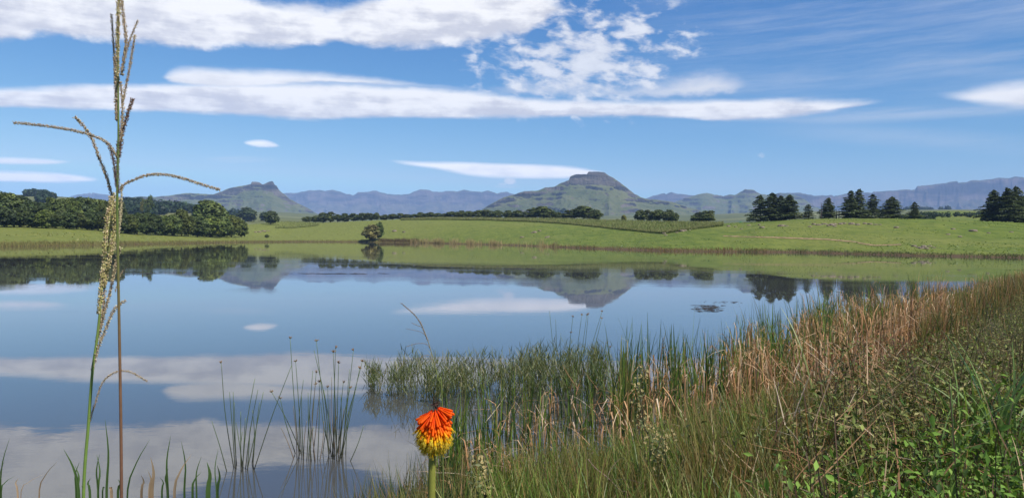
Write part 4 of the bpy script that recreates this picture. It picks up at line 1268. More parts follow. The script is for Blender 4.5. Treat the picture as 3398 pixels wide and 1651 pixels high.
def leaves(C, size, col, up=0.55):
    n = len(C)
    a = U(0, 6.28, n); pt = rng.normal(0.2, 0.65, n)
    D = np.stack([np.cos(a) * np.cos(pt), np.sin(a) * np.cos(pt), np.sin(pt)], -1)
    upv = np.stack([rng.normal(0, 0.75, n), rng.normal(0, 0.75, n), np.ones(n) * (0.4 + up)], -1)
    S = np.cross(upv, D); S /= np.linalg.norm(S, axis=1)[:, None] + 1e-9
    N = np.cross(D, S)
    s = np.broadcast_to(size, (n,))[:, None, None]
    V = C[:, None] + s * (LEAF_T[None, :, 0, None] * D[:, None] + LEAF_T[None, :, 1, None] * S[:, None] + LEAF_T[None, :, 2, None] * N[:, None])
    F = (np.arange(n)[:, None, None] * 5 + LEAF_F[None]).reshape(-1, 3)
    return V.reshape(-1, 3), F, np.repeat(col, 5, 0)


def weeds():
    parts = []; stems = []
    n = 3600
    x, d, P = spots(n, 2380, 3700, lambda x, d: sstep(x + (8 - d) * 20 + 200 * fbm(x / 120, d / 1.2, 2, 55), 2600, 2880) * np.clip(0.35 + 1.1 * vnoise(x / 90, d / 0.9, 51), 0, 1), lambda x: 2.8 + 0 * x, weed_far, 1.5)
    P[:, 2] = np.maximum(P[:, 2], 0)
    m = len(P)
    h = (0.20 + 0.75 * vnoise(P[:, 0] / 0.7, P[:, 1] / 0.9, 57)) * U(0.55, 1.25, m) * (1 + 0.25 * sstep(x, 3050, 3398))
    phi = U(0, 6.28, m); ln = U(0.05, 0.4, m)
    c = pick([(0.10, 0.06, 0.04), (0.075, 0.07, 0.03), (0.06, 0.045, 0.03)], m)
    stems.append(blades(P, h * U(0.8, 1.2, m), 0.007, phi, ln, U(0, 0.4, m), 5, c, c * 1.2, tipw=0.5))
    for rep in range(34):
        t = U(0.12, 1.0, m)
        Q = P + np.stack([np.cos(phi) * np.sin(ln) * h * t, np.sin(phi) * np.sin(ln) * h * t, np.cos(ln) * h * t], -1)
        Q += rng.normal(0, 0.085, (m, 3)) * (1, 1, 0.5)
        lowbright = sstep(4.8 - d + (x - 2900) / 400 + 1.5 * fbm(P[:, 0] / 0.6, P[:, 1] / 0.6, 2, 59), 0.0, 2.0)[:, None]
        ptch = vnoise(P[:, 0] / 0.8, P[:, 1] / 1.2, 63)[:, None]
        dry = pick([(0.21, 0.14, 0.07), (0.15, 0.115, 0.05), (0.25, 0.20, 0.095), (0.09, 0.08, 0.04)], m, 0.35)
        dull = pick([(0.15, 0.185, 0.046), (0.20, 0.23, 0.06), (0.085, 0.115, 0.028), (0.28, 0.25, 0.10), (0.05, 0.065, 0.022)], m, 0.35)
        brt = pick([(0.14, 0.25, 0.038), (0.19, 0.30, 0.055), (0.08, 0.16, 0.026), (0.045, 0.09, 0.018)], m, 0.3)
        parts.append(leaves(Q, U(0.022, 0.060, m), np.where(ptch > 0.56, dry * 0.75 + dull * 0.25, dull) * (1 - lowbright) + brt * lowbright))
    # taller leafy stalks standing out of the tangle
    x, d, P = spots(420, 2700, 3700, lambda x, d: np.clip(0.3 + vnoise(x / 50, d / 1.0, 67), 0, 1), lambda x: 4.5 + 0 * x, lambda x: weed_far(x) * 1.1)
    P[:, 2] = np.maximum(P[:, 2], 0); m = len(P)
    h = U(0.55, 1.05, m); phi = U(0, 6.28, m); ln = U(0.0, 0.22, m)
    c = pick([(0.12, 0.075, 0.05), (0.10, 0.09, 0.04), (0.08, 0.055, 0.04)], m)
    stems.append(blades(P, h, 0.010, phi, ln, U(0, 0.25, m), 6, c, c * 1.2, tipw=0.5))
    for rep in range(34):
        t = U(0.25, 1.0, m)
        Q = P + np.stack([np.cos(phi) * np.sin(ln) * h * t, np.sin(phi) * np.sin(ln) * h * t, np.cos(ln) * h * t], -1) + rng.normal(0, 0.055, (m, 3)) * (1, 1, 0.4)
        parts.append(leaves(Q, U(0.022, 0.055, m), pick([(0.11, 0.145, 0.036), (0.15, 0.175, 0.05), (0.06, 0.08, 0.024), (0.20, 0.15, 0.07)], m, 0.3)))
    # dry litter and loose stalks lying through the weeds
    x, d, P = spots(900, 2560, 3700, None, lambda x: 3.2 + 0 * x, lambda x: weed_far(x) * 1.25)
    P[:, 2] = np.maximum(P[:, 2], 0) + U(0.15, 0.7, len(P)); m = len(P)
    c = pick(STRAW + RUST, m) * 0.8
    stems.append(blades(P, U(0.2, 0.55, m), U(0.004, 0.009, m), U(0, 6.28, m), U(0.4, 1.7, m), U(-0.5, 0.8, m), 4, c, c))
    put('leafy_weeds', parts, M_LEAF, 'tangled small-leaved weeds covering the right bank', 'weeds')
    put('weed_stems', stems, M_STRAW, 'thin brown stems inside the tangle of leafy weeds', 'weeds')
    # leaves at grass level on the bank further left
    x, d, P = spots(5200, 2050, 2900, lambda x, d: np.clip(1.6 * vnoise(x / 60, d / 0.6, 61) - 0.35, 0, 1), lambda x: 3.0 + 0 * x, lambda x: 7.0 + 0 * x, 1.2)
    P[:, 2] = np.maximum(P[:, 2], 0) + U(0.05, 0.45, len(P))
    put('ground_herbs', [leaves(P, U(0.025, 0.05, len(P)), pick([(0.06, 0.11, 0.022), (0.085, 0.135, 0.03), (0.045, 0.06, 0.02)], len(P)))], M_LEAF, 'small green herbs between the grass at the bottom of the bank', 'herbs')


weeds()


# ------------------------------------------------------------------ single foreground plants
def px_curve(pts, d, n, wob=0.0):
    P = np.array([tuple(at(x, y, d)) for x, y in pts])
    C = spline(P, n)
    if wob: C[:, 1] += wob * np.sin(np.linspace(0, 3, n))
    return C


def spikelet_raceme(C, r, col, seed, gap=0.0013):
    """axis along C clothed with two ranks of husks"""
    g = np.random.default_rng(seed); r = r * 1.05
    bag = Bag()
    V, F = tube(C, np.linspace(r * 0.35, r * 0.22, len(C)), 5); bag.add(V, F, np.array(col[0]) * 0.8)
    L = np.concatenate([[0], np.cumsum(np.linalg.norm(np.diff(C, axis=0), axis=1))])
    s = np.arange(0.0, L[-1], gap)
    P = np.stack([np.interp(s, L, C[:, k]) for k in range(3)], -1)
    T = np.gradient(P, axis=0); T /= np.linalg.norm(T, axis=1)[:, None] + 1e-9
    side = np.cross(T, (0, 1, 0)); side /= np.linalg.norm(side, axis=1)[:, None] + 1e-9
    dep = np.cross(T, side)
    for sg in (-1, 1, -0.3, 0.5):
        n = len(P)
        o = P + side * (sg * r * 0.55) + dep * g.normal(0, r * 0.35, (n, 1)) + T * g.normal(0, gap * 0.4, (n, 1))
        ax = T * 0.8 + side * sg * 0.55 + g.normal(0, 0.18, (n, 3)); ax /= np.linalg.norm(ax, axis=1)[:, None]
        b1 = np.cross(ax, dep); b1 /= np.linalg.norm(b1, axis=1)[:, None]; b2 = np.cross(ax, b1)
        ln = r * g.uniform(0.6, 1.05, (n, 1)); wd = r * g.uniform(0.18, 0.34, (n, 1))
        q = np.stack([o - ax * ln * 0.4, o + b1 * wd, o + b2 * wd, o - b1 * wd, o - b2 * wd, o + ax * ln * 0.6], 1)
        f = np.array([(0, 2, 1), (0, 3, 2), (0, 4, 3), (0, 1, 4), (5, 1, 2), (5, 2, 3), (5, 3, 4), (5, 4, 1)])
        F = (np.arange(n)[:, None, None] * 6 + f[None]).reshape(-1, 3)
        c = np.array(col)[g.integers(0, len(col), n)] * g.uniform(0.7, 1.25, (n, 1))
        bag.add(q.reshape(-1, 3), F, np.repeat(c, 6, 0))
    return bag.mesh('raceme')


def stem_mesh(C, r0, r1, cols, sides=10):
    V, F = tube(C, np.linspace(r0, r1, len(C)), sides)
    t = np.repeat(np.linspace(0, 1, len(C)), sides)
    k = np.linspace(0, 1, len(cols)); cols = np.array(cols)
    c = np.stack([np.interp(t, k, cols[:, j]) for j in range(3)], -1)
    b = Bag(); b.add(V, F, c); return b.mesh('stem', True)


BROWN_H = [(0.46, 0.35, 0.23), (0.33, 0.24, 0.16), (0.56, 0.46, 0.31), (0.36, 0.30, 0.15)]
PURP_H = [(0.16, 0.11, 0.11), (0.22, 0.16, 0.15), (0.28, 0.22, 0.14)]
YEL_H = [(0.54, 0.47, 0.20), (0.64, 0.57, 0.33), (0.44, 0.40, 0.14), (0.52, 0.39, 0.25)]


def rooted(name, pts, d, label, cat, group=None):
    """an Empty at the plant's foot on the ground below the last photo point"""
    p = at(pts[-1][0], pts[-1][1], d)
    return thing(name, (p.x, p.y, float(land(p.x, p.y))), label, cat, group), p


def tall_grass(stem_pts, d, rac, label, cols, r0, r1):
    p = at(*stem_pts[0], d)
    foot = np.array([p.x + 0.01, p.y, float(land(p.x, p.y)) - 0.02])
    t = thing('seeding_grass', tuple(foot), label, 'grass plant', 'tall seeding grass stalks')
    first = np.array(at(*stem_pts[0], d))
    C = np.concatenate([[foot * (1 - k) + first * k for k in np.linspace(0, 1, 9)[:-1]], [tuple(at(x, y, d)) for x, y in stem_pts]])
    C = spline(C, 120) - foot
    link('stem', stem_mesh(C, r0, r1, cols), M_STEM, t)
    for i, (pts, r, pal, dd) in enumerate(rac):
        R = px_curve(pts, d + dd, 40) - foot
        link('raceme', spikelet_raceme(R, r, pal, 200 + i), M_SEED, t)
    return t


tall_grass([(403, 1651), (401, 1400), (396, 1100), (392, 900), (389, 700), (390, 600), (393, 450), (392, 250), (394, 40)], 0.85,
           [([(390, 520), (353, 472), (292, 445), (197, 424), (102, 412), (44, 407)], 0.0021, BROWN_H, 0.0),
            ([(372, 648), (353, 584), (329, 523), (306, 462), (278, 418), (248, 387)], 0.0023, BROWN_H, 0.01),
            ([(400, 630), (412, 612), (441, 598), (489, 581), (543, 579), (598, 589), (666, 611), (730, 630)], 0.0021, BROWN_H, 0.0),
            ([(395, 520), (407, 435), (424, 380), (441, 326)], 0.0027, [(0.19, 0.12, 0.09), (0.24, 0.16, 0.11)], 0.005),
            ([(407, 340), (424, 258), (438, 177), (448, 115)], 0.0020, BROWN_H, 0.01),
            ([(402, 240), (428, 143), (458, 67)], 0.0017, BROWN_H, -0.01),
            ([(386, 268), (377, 149), (370, 48)], 0.0018, BROWN_H, 0.01),
            ([(390, 290), (390, 136), (394, 0), (396, -70)], 0.0028, YEL_H + BROWN_H, 0.0),
            ([(404, 250), (418, 140), (410, 60), (400, -30)], 0.0024, BROWN_H, 0.01),
            ([(399, 470), (407, 367), (401, 270)], 0.0022, BROWN_H, 0.0),
            ([(387, 620), (377, 536), (363, 482), (352, 474)], 0.0022, PURP_H, 0.0),
            ([(387, 400), (384, 272), (381, 190)], 0.0024, BROWN_H, 0.0),
            ([(392, 640), (390, 560), (392, 470)], 0.0024, PURP_H, 0.0)],
           'taller seeding grass stalk with long brown drooping racemes, reaching the top edge', [(0.12, 0.06, 0.035)] * 8 + [(0.17, 0.085, 0.05), (0.17, 0.095, 0.05), (0.14, 0.12, 0.045), (0.11, 0.15, 0.035), (0.10, 0.16, 0.035), (0.12, 0.17, 0.04), (0.14, 0.17, 0.05), (0.2, 0.17, 0.07)], 0.0024, 0.0009)
tall_grass([(277, 1651), (294, 1400), (307, 1230), (321, 1130), (334, 1010), (345, 880), (356, 780), (368, 690)], 0.90,
           [([(306, 1225), (316, 1190), (326, 1153), (353, 1085), (381, 1024), (418, 995)], 0.0023, BROWN_H + YEL_H[1:2], 0.0),
            ([(300, 1395), (304, 1375), (316, 1337), (340, 1269), (381, 1235), (428, 1232), (489, 1264)], 0.0016, BROWN_H, 0.0),
            ([(328, 1040), (338, 930), (346, 841), (354, 740), (370, 650)], 0.0030, YEL_H, -0.01),
            ([(331, 1100), (350, 1024), (367, 963), (381, 888), (398, 820)], 0.0024, BROWN_H + YEL_H[1:2], 0.01),
            ([(345, 950), (362, 868), (374, 800), (384, 718), (390, 655)], 0.0029, YEL_H, 0.0),
            ([(383, 965), (400, 912), (420, 885)], 0.0013, BROWN_H, 0.0),
            ([(350, 860), (360, 780), (372, 710), (378, 640)], 0.0028, YEL_H, 0.012),
            ([(322, 1130), (338, 1050), (345, 980), (350, 900)], 0.0026, BROWN_H, 0.01),
            ([(385, 830), (396, 760), (402, 690), (404, 610)], 0.0018, YEL_H[1:2] + BROWN_H[2:3], 0.0)],
           'shorter bright green grass stalk with yellow seed racemes, left of the taller one', [(0.13, 0.22, 0.035), (0.14, 0.23, 0.04), (0.16, 0.25, 0.05), (0.15, 0.24, 0.05), (0.17, 0.23, 0.06), (0.2, 0.22, 0.08)], 0.0026, 0.0010)


# ---- the torch lily
def torch_lily():
    d = 1.67
    f8 = lambda x, y: (1250 + x / 3.1225, 1250 + y / 3.1225)
    s = d / FPX / 3.1225            # metres for one pixel of the enlarged view
    p0 = at(*f8(570, 1252), d)
    foot = Vector((p0.x - 0.004, p0.y, float(land(p0.x, p0.y)) - 0.02))
    t = thing('torch_lily', tuple(foot), 'orange and yellow torch lily flower on a thick green stem', 'flower')
    pts = [tuple(foot)] + [tuple(at(*f8(x, y), d)) for x, y in ((569, 1252), (571, 1000), (580, 830), (586, 640), (592, 520), (600, 410))]
    C = spline(pts, 50) - np.array(foot)
    link('stem', stem_mesh(C, 0.0085, 0.0052, [(0.16, 0.17, 0.03), (0.22, 0.23, 0.045), (0.24, 0.24, 0.05), (0.18, 0.20, 0.04), (0.20, 0.14, 0.03)], 14), M_STEM, t)
    # floret meshes: a narrow trumpet hanging along -Z, unit length
    def floret(c_top, c_mid, c_tip, anth):
        b = Bag()
        zs = np.array([0, -0.12, -0.45, -0.8, -0.95, -1.0]); rs = np.array([0.035, 0.058, 0.075, 0.095, 0.105, 0.085])
        V, F = tube(np.stack([0 * zs, 0 * zs, zs], -1), rs, 7)
        k = np.repeat(-zs, 7)[:, None]
        c = np.where(k < 0.5, np.array(c_top) * (1 - k * 2) + np.array(c_mid) * k * 2, np.array(c_mid) * (2 - 2 * k) + np.array(c_tip) * (2 * k - 1))
        b.add(V, F, c)
        if anth:
            for q in range(4):
                a = q * 1.57 + 0.4
                V, F = tube([(math.cos(a) * .05, math.sin(a) * .05, -0.9), (math.cos(a) * .09, math.sin(a) * .09, -1.22)], [0.018, 0.014], 4)
                b.add(V, F, (0.85, 0.70, 0.10))
        return b.mesh('floret', True)
    RED = (0.88, 0.088, 0.004); ORG = (0.93, 0.165, 0.004); AMB = (0.94, 0.34, 0.006); YLW = (0.94, 0.66, 0.012); PAL = (0.93, 0.78, 0.06)
    VAR = [floret(RED, RED, ORG, False), floret(RED, ORG, ORG, False), floret(RED, ORG, AMB, False), floret(ORG, ORG, YLW, True), floret(ORG, AMB, YLW, True), floret(YLW, YLW, PAL, True)]
    for v in VAR: v.materials.append(M_FLORET)
    a0 = np.array(at(*f8(582, 684), d)); a1 = np.array(at(*f8(604, 338), d))
    g = np.random.default_rng(5)
    N = 258
    for i in range(N):
        h = (i + 0.5) / N                      # 0 low .. 1 high
        th = i * 2.39996
        base = a0 * (1 - h) + a1 * h
        spread = math.radians(24 + 26 * h ** 1.5 + (g.uniform(-24, 14) if h > 0.80 else 0) + g.normal(0, 3.5))
        L = s * (126 + 38 * min(1.0, h * 1.8) + g.normal(0, 8))
        v = (0 if h > 0.88 else 1 if h > 0.76 else 2 if h > 0.64 else 3 if h > 0.50 else 4 if h > 0.24 else 5)
        v = int(np.clip(v + (g.uniform() < 0.3) - (g.uniform() < 0.3), 0, 5))
        dirv = Vector((math.cos(th) * math.sin(spread), math.sin(th) * math.sin(spread), -math.cos(spread)))
        o = link('floret', VAR[v], None, t)
        st = Vector(base) + Vector((dirv.x, dirv.y, 0)).normalized() * (s * (34 + 50 * math.sin(min(1, h * 1.12) * 2.95)))
        o.location = st - foot
        o.rotation_mode = 'QUATERNION'
        o.rotation_quaternion = (-dirv).to_track_quat('Z', 'Y')
        o.scale = (L * 0.76, L * 0.76, L)
    # the tuft bent over to the right at the tip
    tip = Vector(at(*f8(634, 318), d))
    for i in range(30):
        k = i / 29
        dep = g.uniform(-0.55, 0.35)
        ex, ey = 812 - 75 * k ** 1.6, 325 + 140 * k
        dirv = Vector(((ex - 640) / 200, dep, -(ey - 300) / 200)).normalized()
        o = link('floret', VAR[0 if i % 3 else 1], None, t)
        o.location = tip + Vector((s * g.uniform(-8, 14), s * g.uniform(-16, 12), s * g.uniform(-26, 12))) - foot
        o.rotation_mode = 'QUATERNION'; o.rotation_quaternion = (-dirv).to_track_quat('Z', 'Y')
        L = s * g.uniform(138, 172)
        o.scale = (L * 0.72, L * 0.72, L)
    # dried tip
    bag = Bag()
    for i in range(60):
        q = np.array(at(*f8(g.normal(610, 16), g.normal(288, 24)), d + g.normal(0, 0.006)))
        e = q + g.normal(0, 1, 3) * s * 16
        V, F = tube([q, e], [s * 6, s * 2.5], 4); bag.add(V - np.array(foot), F, np.array((0.06, 0.035, 0.025)) * g.uniform(0.6, 2.0))
    o = link('withered_tip', bag.mesh('withered_tip'), M_STRAW, t); o['label'] = 'withered dark brown buds'


torch_lily()


# ---- rush clumps in the lake
def rush_clump(label, bx, by, stems, seed, group='rush clumps standing in the lake', d=None):
    g = np.random.default_rng(seed)
    r = ray(bx, by)
    d0 = d or EYE / -r.z
    foot = Vector((r.x * d0, d0, -0.02))
    t = thing('rush_clump', tuple(foot), label, 'rushes', group)
    for (x0, tx, ty, head, dead) in stems:
        dd = d0 + g.uniform(-0.25, 0.25)
        top = at(tx, ty, dd)
        b = Vector((((x0 - IMW / 2) / FPX) * dd, dd, -0.08))
        mid = (b + top) / 2 + Vector((g.normal(0, 0.02), 0, 0.03))
        C = spline([tuple(b - foot), tuple(mid - foot), tuple(top - foot)], 10)
        col = [(0.10, 0.075, 0.05), (0.16, 0.12, 0.08), (0.12, 0.10, 0.06)] if dead else [(0.05, 0.045, 0.03), (0.055, 0.085, 0.03), (0.08, 0.12, 0.04)]
        st = link('stem', stem_mesh(C, 0.0068, 0.0034, np.array(col) * g.uniform(0.8, 1.25), 5), M_STEM, t)
        if head:
            bag = Bag()
            e = np.array(top - foot) - np.array((0, 0, 0.02))
            for q in range(7):
                v = g.normal(size=3); v[2] = abs(v[2]) + 0.8; v /= np.linalg.norm(v)
                V, F = tube([e, e + v * g.uniform(0.012, 0.03), e + v * g.uniform(0.032, 0.05)], [0.0015, 0.005, 0.0015], 4)
                bag.add(V, F, np.array((0.24, 0.15, 0.08)) * g.uniform(0.7, 1.3))
            link('seed_head', bag.mesh('seed_head'), M_STRAW, st)
    return t


def z7(x, y): return 700 + x / 1.9233, 1000 + y / 1.9233


A = [(160, 65, 385, 1, 0), (165, 118, 575, 0, 0), (175, 142, 575, 0, 0), (205, 280, 490, 0, 0), (215, 160, 770, 0, 0), (212, 220, 740, 0, 0), (232, 335, 575, 0, 0), (272, 515, 405, 0, 0), (268, 265, 690, 0, 0), (275, 310, 640, 0, 0), (200, 190, 700, 0, 0), (120, 5, 760, 0, 0), (225, 300, 560, 0, 0), (170, 150, 640, 0, 0), (240, 250, 800, 0, 0), (208, 200, 830, 0, 0)]
rush_clump('thin left clump of dark rushes rising from the lake', *z7(215, 1050), [(z7(a, 0)[0], *z7(b, c), h, q) for a, b, c, h, q in A], 301)
B = [(575, 505, 228, 1, 0), (590, 540, 375, 1, 0), (600, 578, 590, 0, 0), (560, 525, 665, 0, 1), (620, 650, 440, 0, 0), (640, 672, 445, 1, 0), (655, 620, 580, 0, 0), (680, 668, 520, 1, 1), (690, 692, 505, 1, 0), (770, 672, 245, 1, 0), (765, 658, 310, 0, 0), (780, 745, 540, 1, 0), (790, 795, 290, 1, 0), (800, 780, 315, 1, 0), (810, 815, 385, 1, 0), (820, 845, 510, 1, 0), (840, 910, 305, 1, 0), (830, 968, 375, 1, 0), (835, 950, 420, 1, 0), (850, 885, 430, 0, 0), (800, 720, 560, 0, 0), (780, 700, 640, 0, 0),
     (600, 385, 570, 1, 0), (560, 440, 610, 1, 0), (550, 448, 805, 0, 1), (575, 590, 500, 0, 0), (830, 890, 545, 1, 0), (845, 930, 540, 0, 0), (805, 770, 480, 0, 1), (795, 760, 600, 0, 1), (815, 800, 600, 0, 1), (640, 630, 700, 0, 1), (660, 690, 600, 0, 1), (700, 720, 760, 0, 1), (720, 735, 800, 0, 0), (870, 880, 700, 0, 0), (885, 975, 790, 0, 0), (600, 610, 760, 0, 1), (630, 655, 800, 0, 0), (790, 810, 700, 0, 1), (820, 850, 680, 0, 1), (805, 830, 590, 0, 0), (780, 790, 520, 0, 0)]
rush_clump('thick right clump of rushes with brown seed heads in the lake', *z7(730, 985), [(z7(a, 0)[0], *z7(b, c), h, q) for a, b, c, h, q in B], 302)


def z9(x, y): return 1500 + x / 1.786, 950 + y / 1.786


Cc = [(640, 578, 145, 0, 0), (650, 614, 195, 0, 0), (690, 717, 175, 1, 0), (705, 770, 165, 1, 0), (740, 800, 165, 1, 0), (760, 890, 145, 1, 0), (775, 808, 160, 1, 0), (800, 888, 185, 1, 0), (700, 705, 270, 1, 0), (850, 920, 330, 1, 0), (860, 938, 355, 1, 0), (640, 645, 275, 0, 0)]
rush_clump('sparse rush stems rising above the feathery water grass', *z9(740, 520), [(z9(a, 0)[0], *z9(b, c), h, q) for a, b, c, h, q in Cc], 303, None, 15.6)


# ---- wispy grass plume left of the water grass
def plume():
    d = 3.4
    pts = [(1442, 1330), (1462, 1260), (1440, 1180), (1425, 1150), (1405, 1095), (1385, 1060), (1340, 1012)]
    pts = [z7(*q) for q in ((1475, 640), (1450, 500), (1425, 390), (1400, 300), (1370, 210), (1320, 110), (1215, 10))]
    p = at(*pts[0], d)
    foot = np.array([p.x + 0.02, p.y, float(land(p.x, p.y))])
    t = thing('plume_grass', tuple(foot), 'single dry grass plume leaning left above the water grass', 'grass plant')
    C = spline(np.concatenate([[foot], [tuple(at(x, y, d)) for x, y in pts]]), 50) - foot
    link('stem', stem_mesh(C, 0.0030, 0.0008, [(0.12, 0.16, 0.04), (0.16, 0.19, 0.05), (0.24, 0.2, 0.1), (0.25, 0.19, 0.12)], 7), M_STEM, t)
    for q, r in (([(1400, 300), (1372, 270), (1310, 268), (1245, 288)], 0.0026), ([(1368, 212), (1330, 190), (1245, 172)], 0.0022), ([(1340, 160), (1310, 148), (1280, 135)], 0.0028), ([(1385, 250), (1360, 190), (1335, 125)], 0.0045), ([(1345, 150), (1300, 85), (1215, 10)], 0.0040), ([(1425, 395), (1395, 345), (1350, 348), (1310, 375)], 0.0024)):
        link('raceme', spikelet_raceme(px_curve([z7(*k) for k in q], d, 24) - foot, r, [(0.32, 0.25, 0.19), (0.24, 0.18, 0.14), (0.40, 0.33, 0.25)]  , 5, 0.005), M_SEED, t)


plume()


# ---- loose blades at the foot of the picture, left
def z6(x, y): return x / 1.4713, 800 + y / 1.4713


TUFTS = [('upright pair of sedge blades left of the green grass stalk', 3.6, [(310, 1012, 385, 0.016, 0), (388, 1075, 372, 0.009, 0), (365, 1090, 380, 0.010, 0)]),
         ('tall single flat blade just left of the brown stalk', 3.6, [(513, 868, 520, 0.012, 0), (487, 1035, 480, 0.014, 0), (472, 1040, 478, 0.010, 0)]),
         ('short blades between the two tall stalks', 3.6, [(443, 1155, 440, 0.012, 0), (495, 1195, 500, 0.012, 0), (420, 1180, 410, 0.010, 0)]),
         ('dark blade leaning right with a pale tip beside the brown stalk', 3.6, [(732, 965, 620, 0.012, 0), (575, 1160, 575, 0.012, 0)]),
         ('short brown withered blades right of the brown stalk', 3.6, [(735, 1052, 740, 0.020, 1), (688, 1140, 690, 0.016, 1), (720, 1115, 728, 0.012, 1), (555, 1205, 545, 0.014, 1)]),
         ('tuft with one pale blade bent over to the right', 3.6, [(934, 1040, 850, 0.016, 1), (885, 975, 900, 0.010, 0), (833, 950, 820, 0.012, 0), (983, 1125, 940, 0.014, 0), (822, 1105, 820, 0.016, 0), (780, 1150, 790, 0.010, 0)]),
         ('stiff pair of dark blades left of the thin rush clump', 3.6, [(1010, 1075, 1015, 0.024, 0), (1060, 1090, 1060, 0.018, 0), (983, 1050, 960, 0.008, 0), (1066, 1010, 1058, 0.006, 0)]),
         ('thin dry stems at the left edge of the bank', 3.6, [(46, 962, 2, 0.008, 0), (70, 1145, 5, 0.008, 0), (22, 1070, 0, 0.007, 0), (280, 1072, 190, 0.006, 1), (215, 1135, 100, 0.006, 1), (90, 1155, 88, 0.008, 1)])]
for lab, d, L in TUFTS:
    px, _ = z6(L[0][2], 1252)
    p = at(px, 1651, d)
    foot = np.array([p.x, p.y, float(land(p.x, p.y))])
    t = thing('sedge_tuft', tuple(foot), lab, 'grass tuft', 'sedge tufts along the bottom left')
    for (tx, ty, bx, w, dead) in L:
        top = np.array(at(*z6(tx, ty), d)); bq = np.array(at(*z6(bx, 1252), d))
        dirn = bq - top
        b = bq + dirn * 0.25; b[2] = foot[2] + 0.0
        b[0] = bq[0] + (bq[0] - foot[0]) * 0.1
        mid = bq
        C = spline([b, (b + mid) / 2 + np.array((0.01, 0, 0)), mid, (mid + top) / 2 + np.array((-0.012 if tx > bx else 0.012, 0, 0.02)), top], 14)
        tt = np.linspace(0, 1, 14)
        hw = 0.5 * w * (1 - tt ** 3) + 0.0004
        yaw = random.uniform(-0.5, 0.5)
        S = np.array([math.cos(yaw), math.sin(yaw), 0])
        V = np.concatenate([C - S * hw[:, None], C + np.array((0, 0.003, 0)) * (1 - tt)[:, None], C + S * hw[:, None]]) - foot
        k = np.arange(13)
        F = np.concatenate([np.stack([k, k + 14, k + 15, k + 1], -1), np.stack([k + 14, k + 28, k + 29, k + 15], -1)])
        c0 = np.array((0.24, 0.14, 0.07) if dead else (0.05, 0.095, 0.028)) * random.uniform(0.8, 1.3); c1 = np.array((0.46, 0.34, 0.22) if dead else (0.085, 0.15, 0.04)) * random.uniform(0.8, 1.3)
        col = c0 * (1 - tt[:, None]) + c1 * tt[:, None]
        link('blade', mk_mesh('blade', V, F, np.concatenate([col] * 3), True), M_BLADE, t)


# ---- tall single blades standing out of the reed bed against the water
SING = [(1125, 248, 1145, 380, 0.020), (1240, 190, 1205, 470, 0.022), (1300, 220, 1320, 520, 0.050), (1312, 220, 1340, 560, 0.040), (1395, 280, 1375, 560, 0.034), (1470, 175, 1445, 420, 0.010), (1500, 240, 1500, 480, 0.022), (1690, 155, 1670, 430, 0.026), (1740, 125, 1690, 450, 0.018), (1725, 225, 1680, 460, 0.024), (1755, 190, 1786, 420, 0.020), (1130, 310, 1120, 460, 0.030), (1070, 370, 1040, 560, 0.040), (1020, 320, 1010, 600, 0.036), (1045, 310, 1030, 520, 0.020), (1570, 340, 1500, 470, 0.03), (1630, 280, 1610, 480, 0.024)]
for j, (tx, ty, bx, by, w) in enumerate(SING):
    x, y = z9(tx, ty); bx_, _ = z9(bx, by)
    d = float(np.interp(bx_, [2000, 2500], [15.0, 18.5])) + random.uniform(-1, 1)
    top = np.array(at(x, y, d)); b = np.array([(bx_ - IMW / 2) / FPX * d, d, -0.1])
    C = spline([b, (b + top) / 2 + np.array((random.uniform(-.03, .03), 0, 0.05)), top], 12)
    tt = np.linspace(0, 1, 12); hw = 0.5 * w * (1 - tt ** 2.5) + 0.001
    V = np.concatenate([C - np.array((1, 0, 0)) * hw[:, None], C + np.array((0, 0.006, 0)), C + np.array((1, 0, 0)) * hw[:, None]]) - b
    k = np.arange(11)
    F = np.concatenate([np.stack([k, k + 12, k + 13, k + 1], -1), np.stack([k + 12, k + 24, k + 25, k + 13], -1)])
    col = np.array((0.045, 0.085, 0.025)) * (1 - tt[:, None]) + np.array((0.085, 0.14, 0.045)) * tt[:, None]
    o = link('reed_blade', mk_mesh('reed_blade', V, F, np.concatenate([col] * 3), True), M_BLADE, None, tuple(b))
    tag(o, 'tall green reed blade, %s from the left of those standing clear of the bed' % ORD[sorted(q[0] for q in SING).index(tx)], 'reed', 'single tall reed blades')


# ---- cattails with brown heads
def z10(x, y): return 2600 + x / 3.13, 900 + y / 3.13


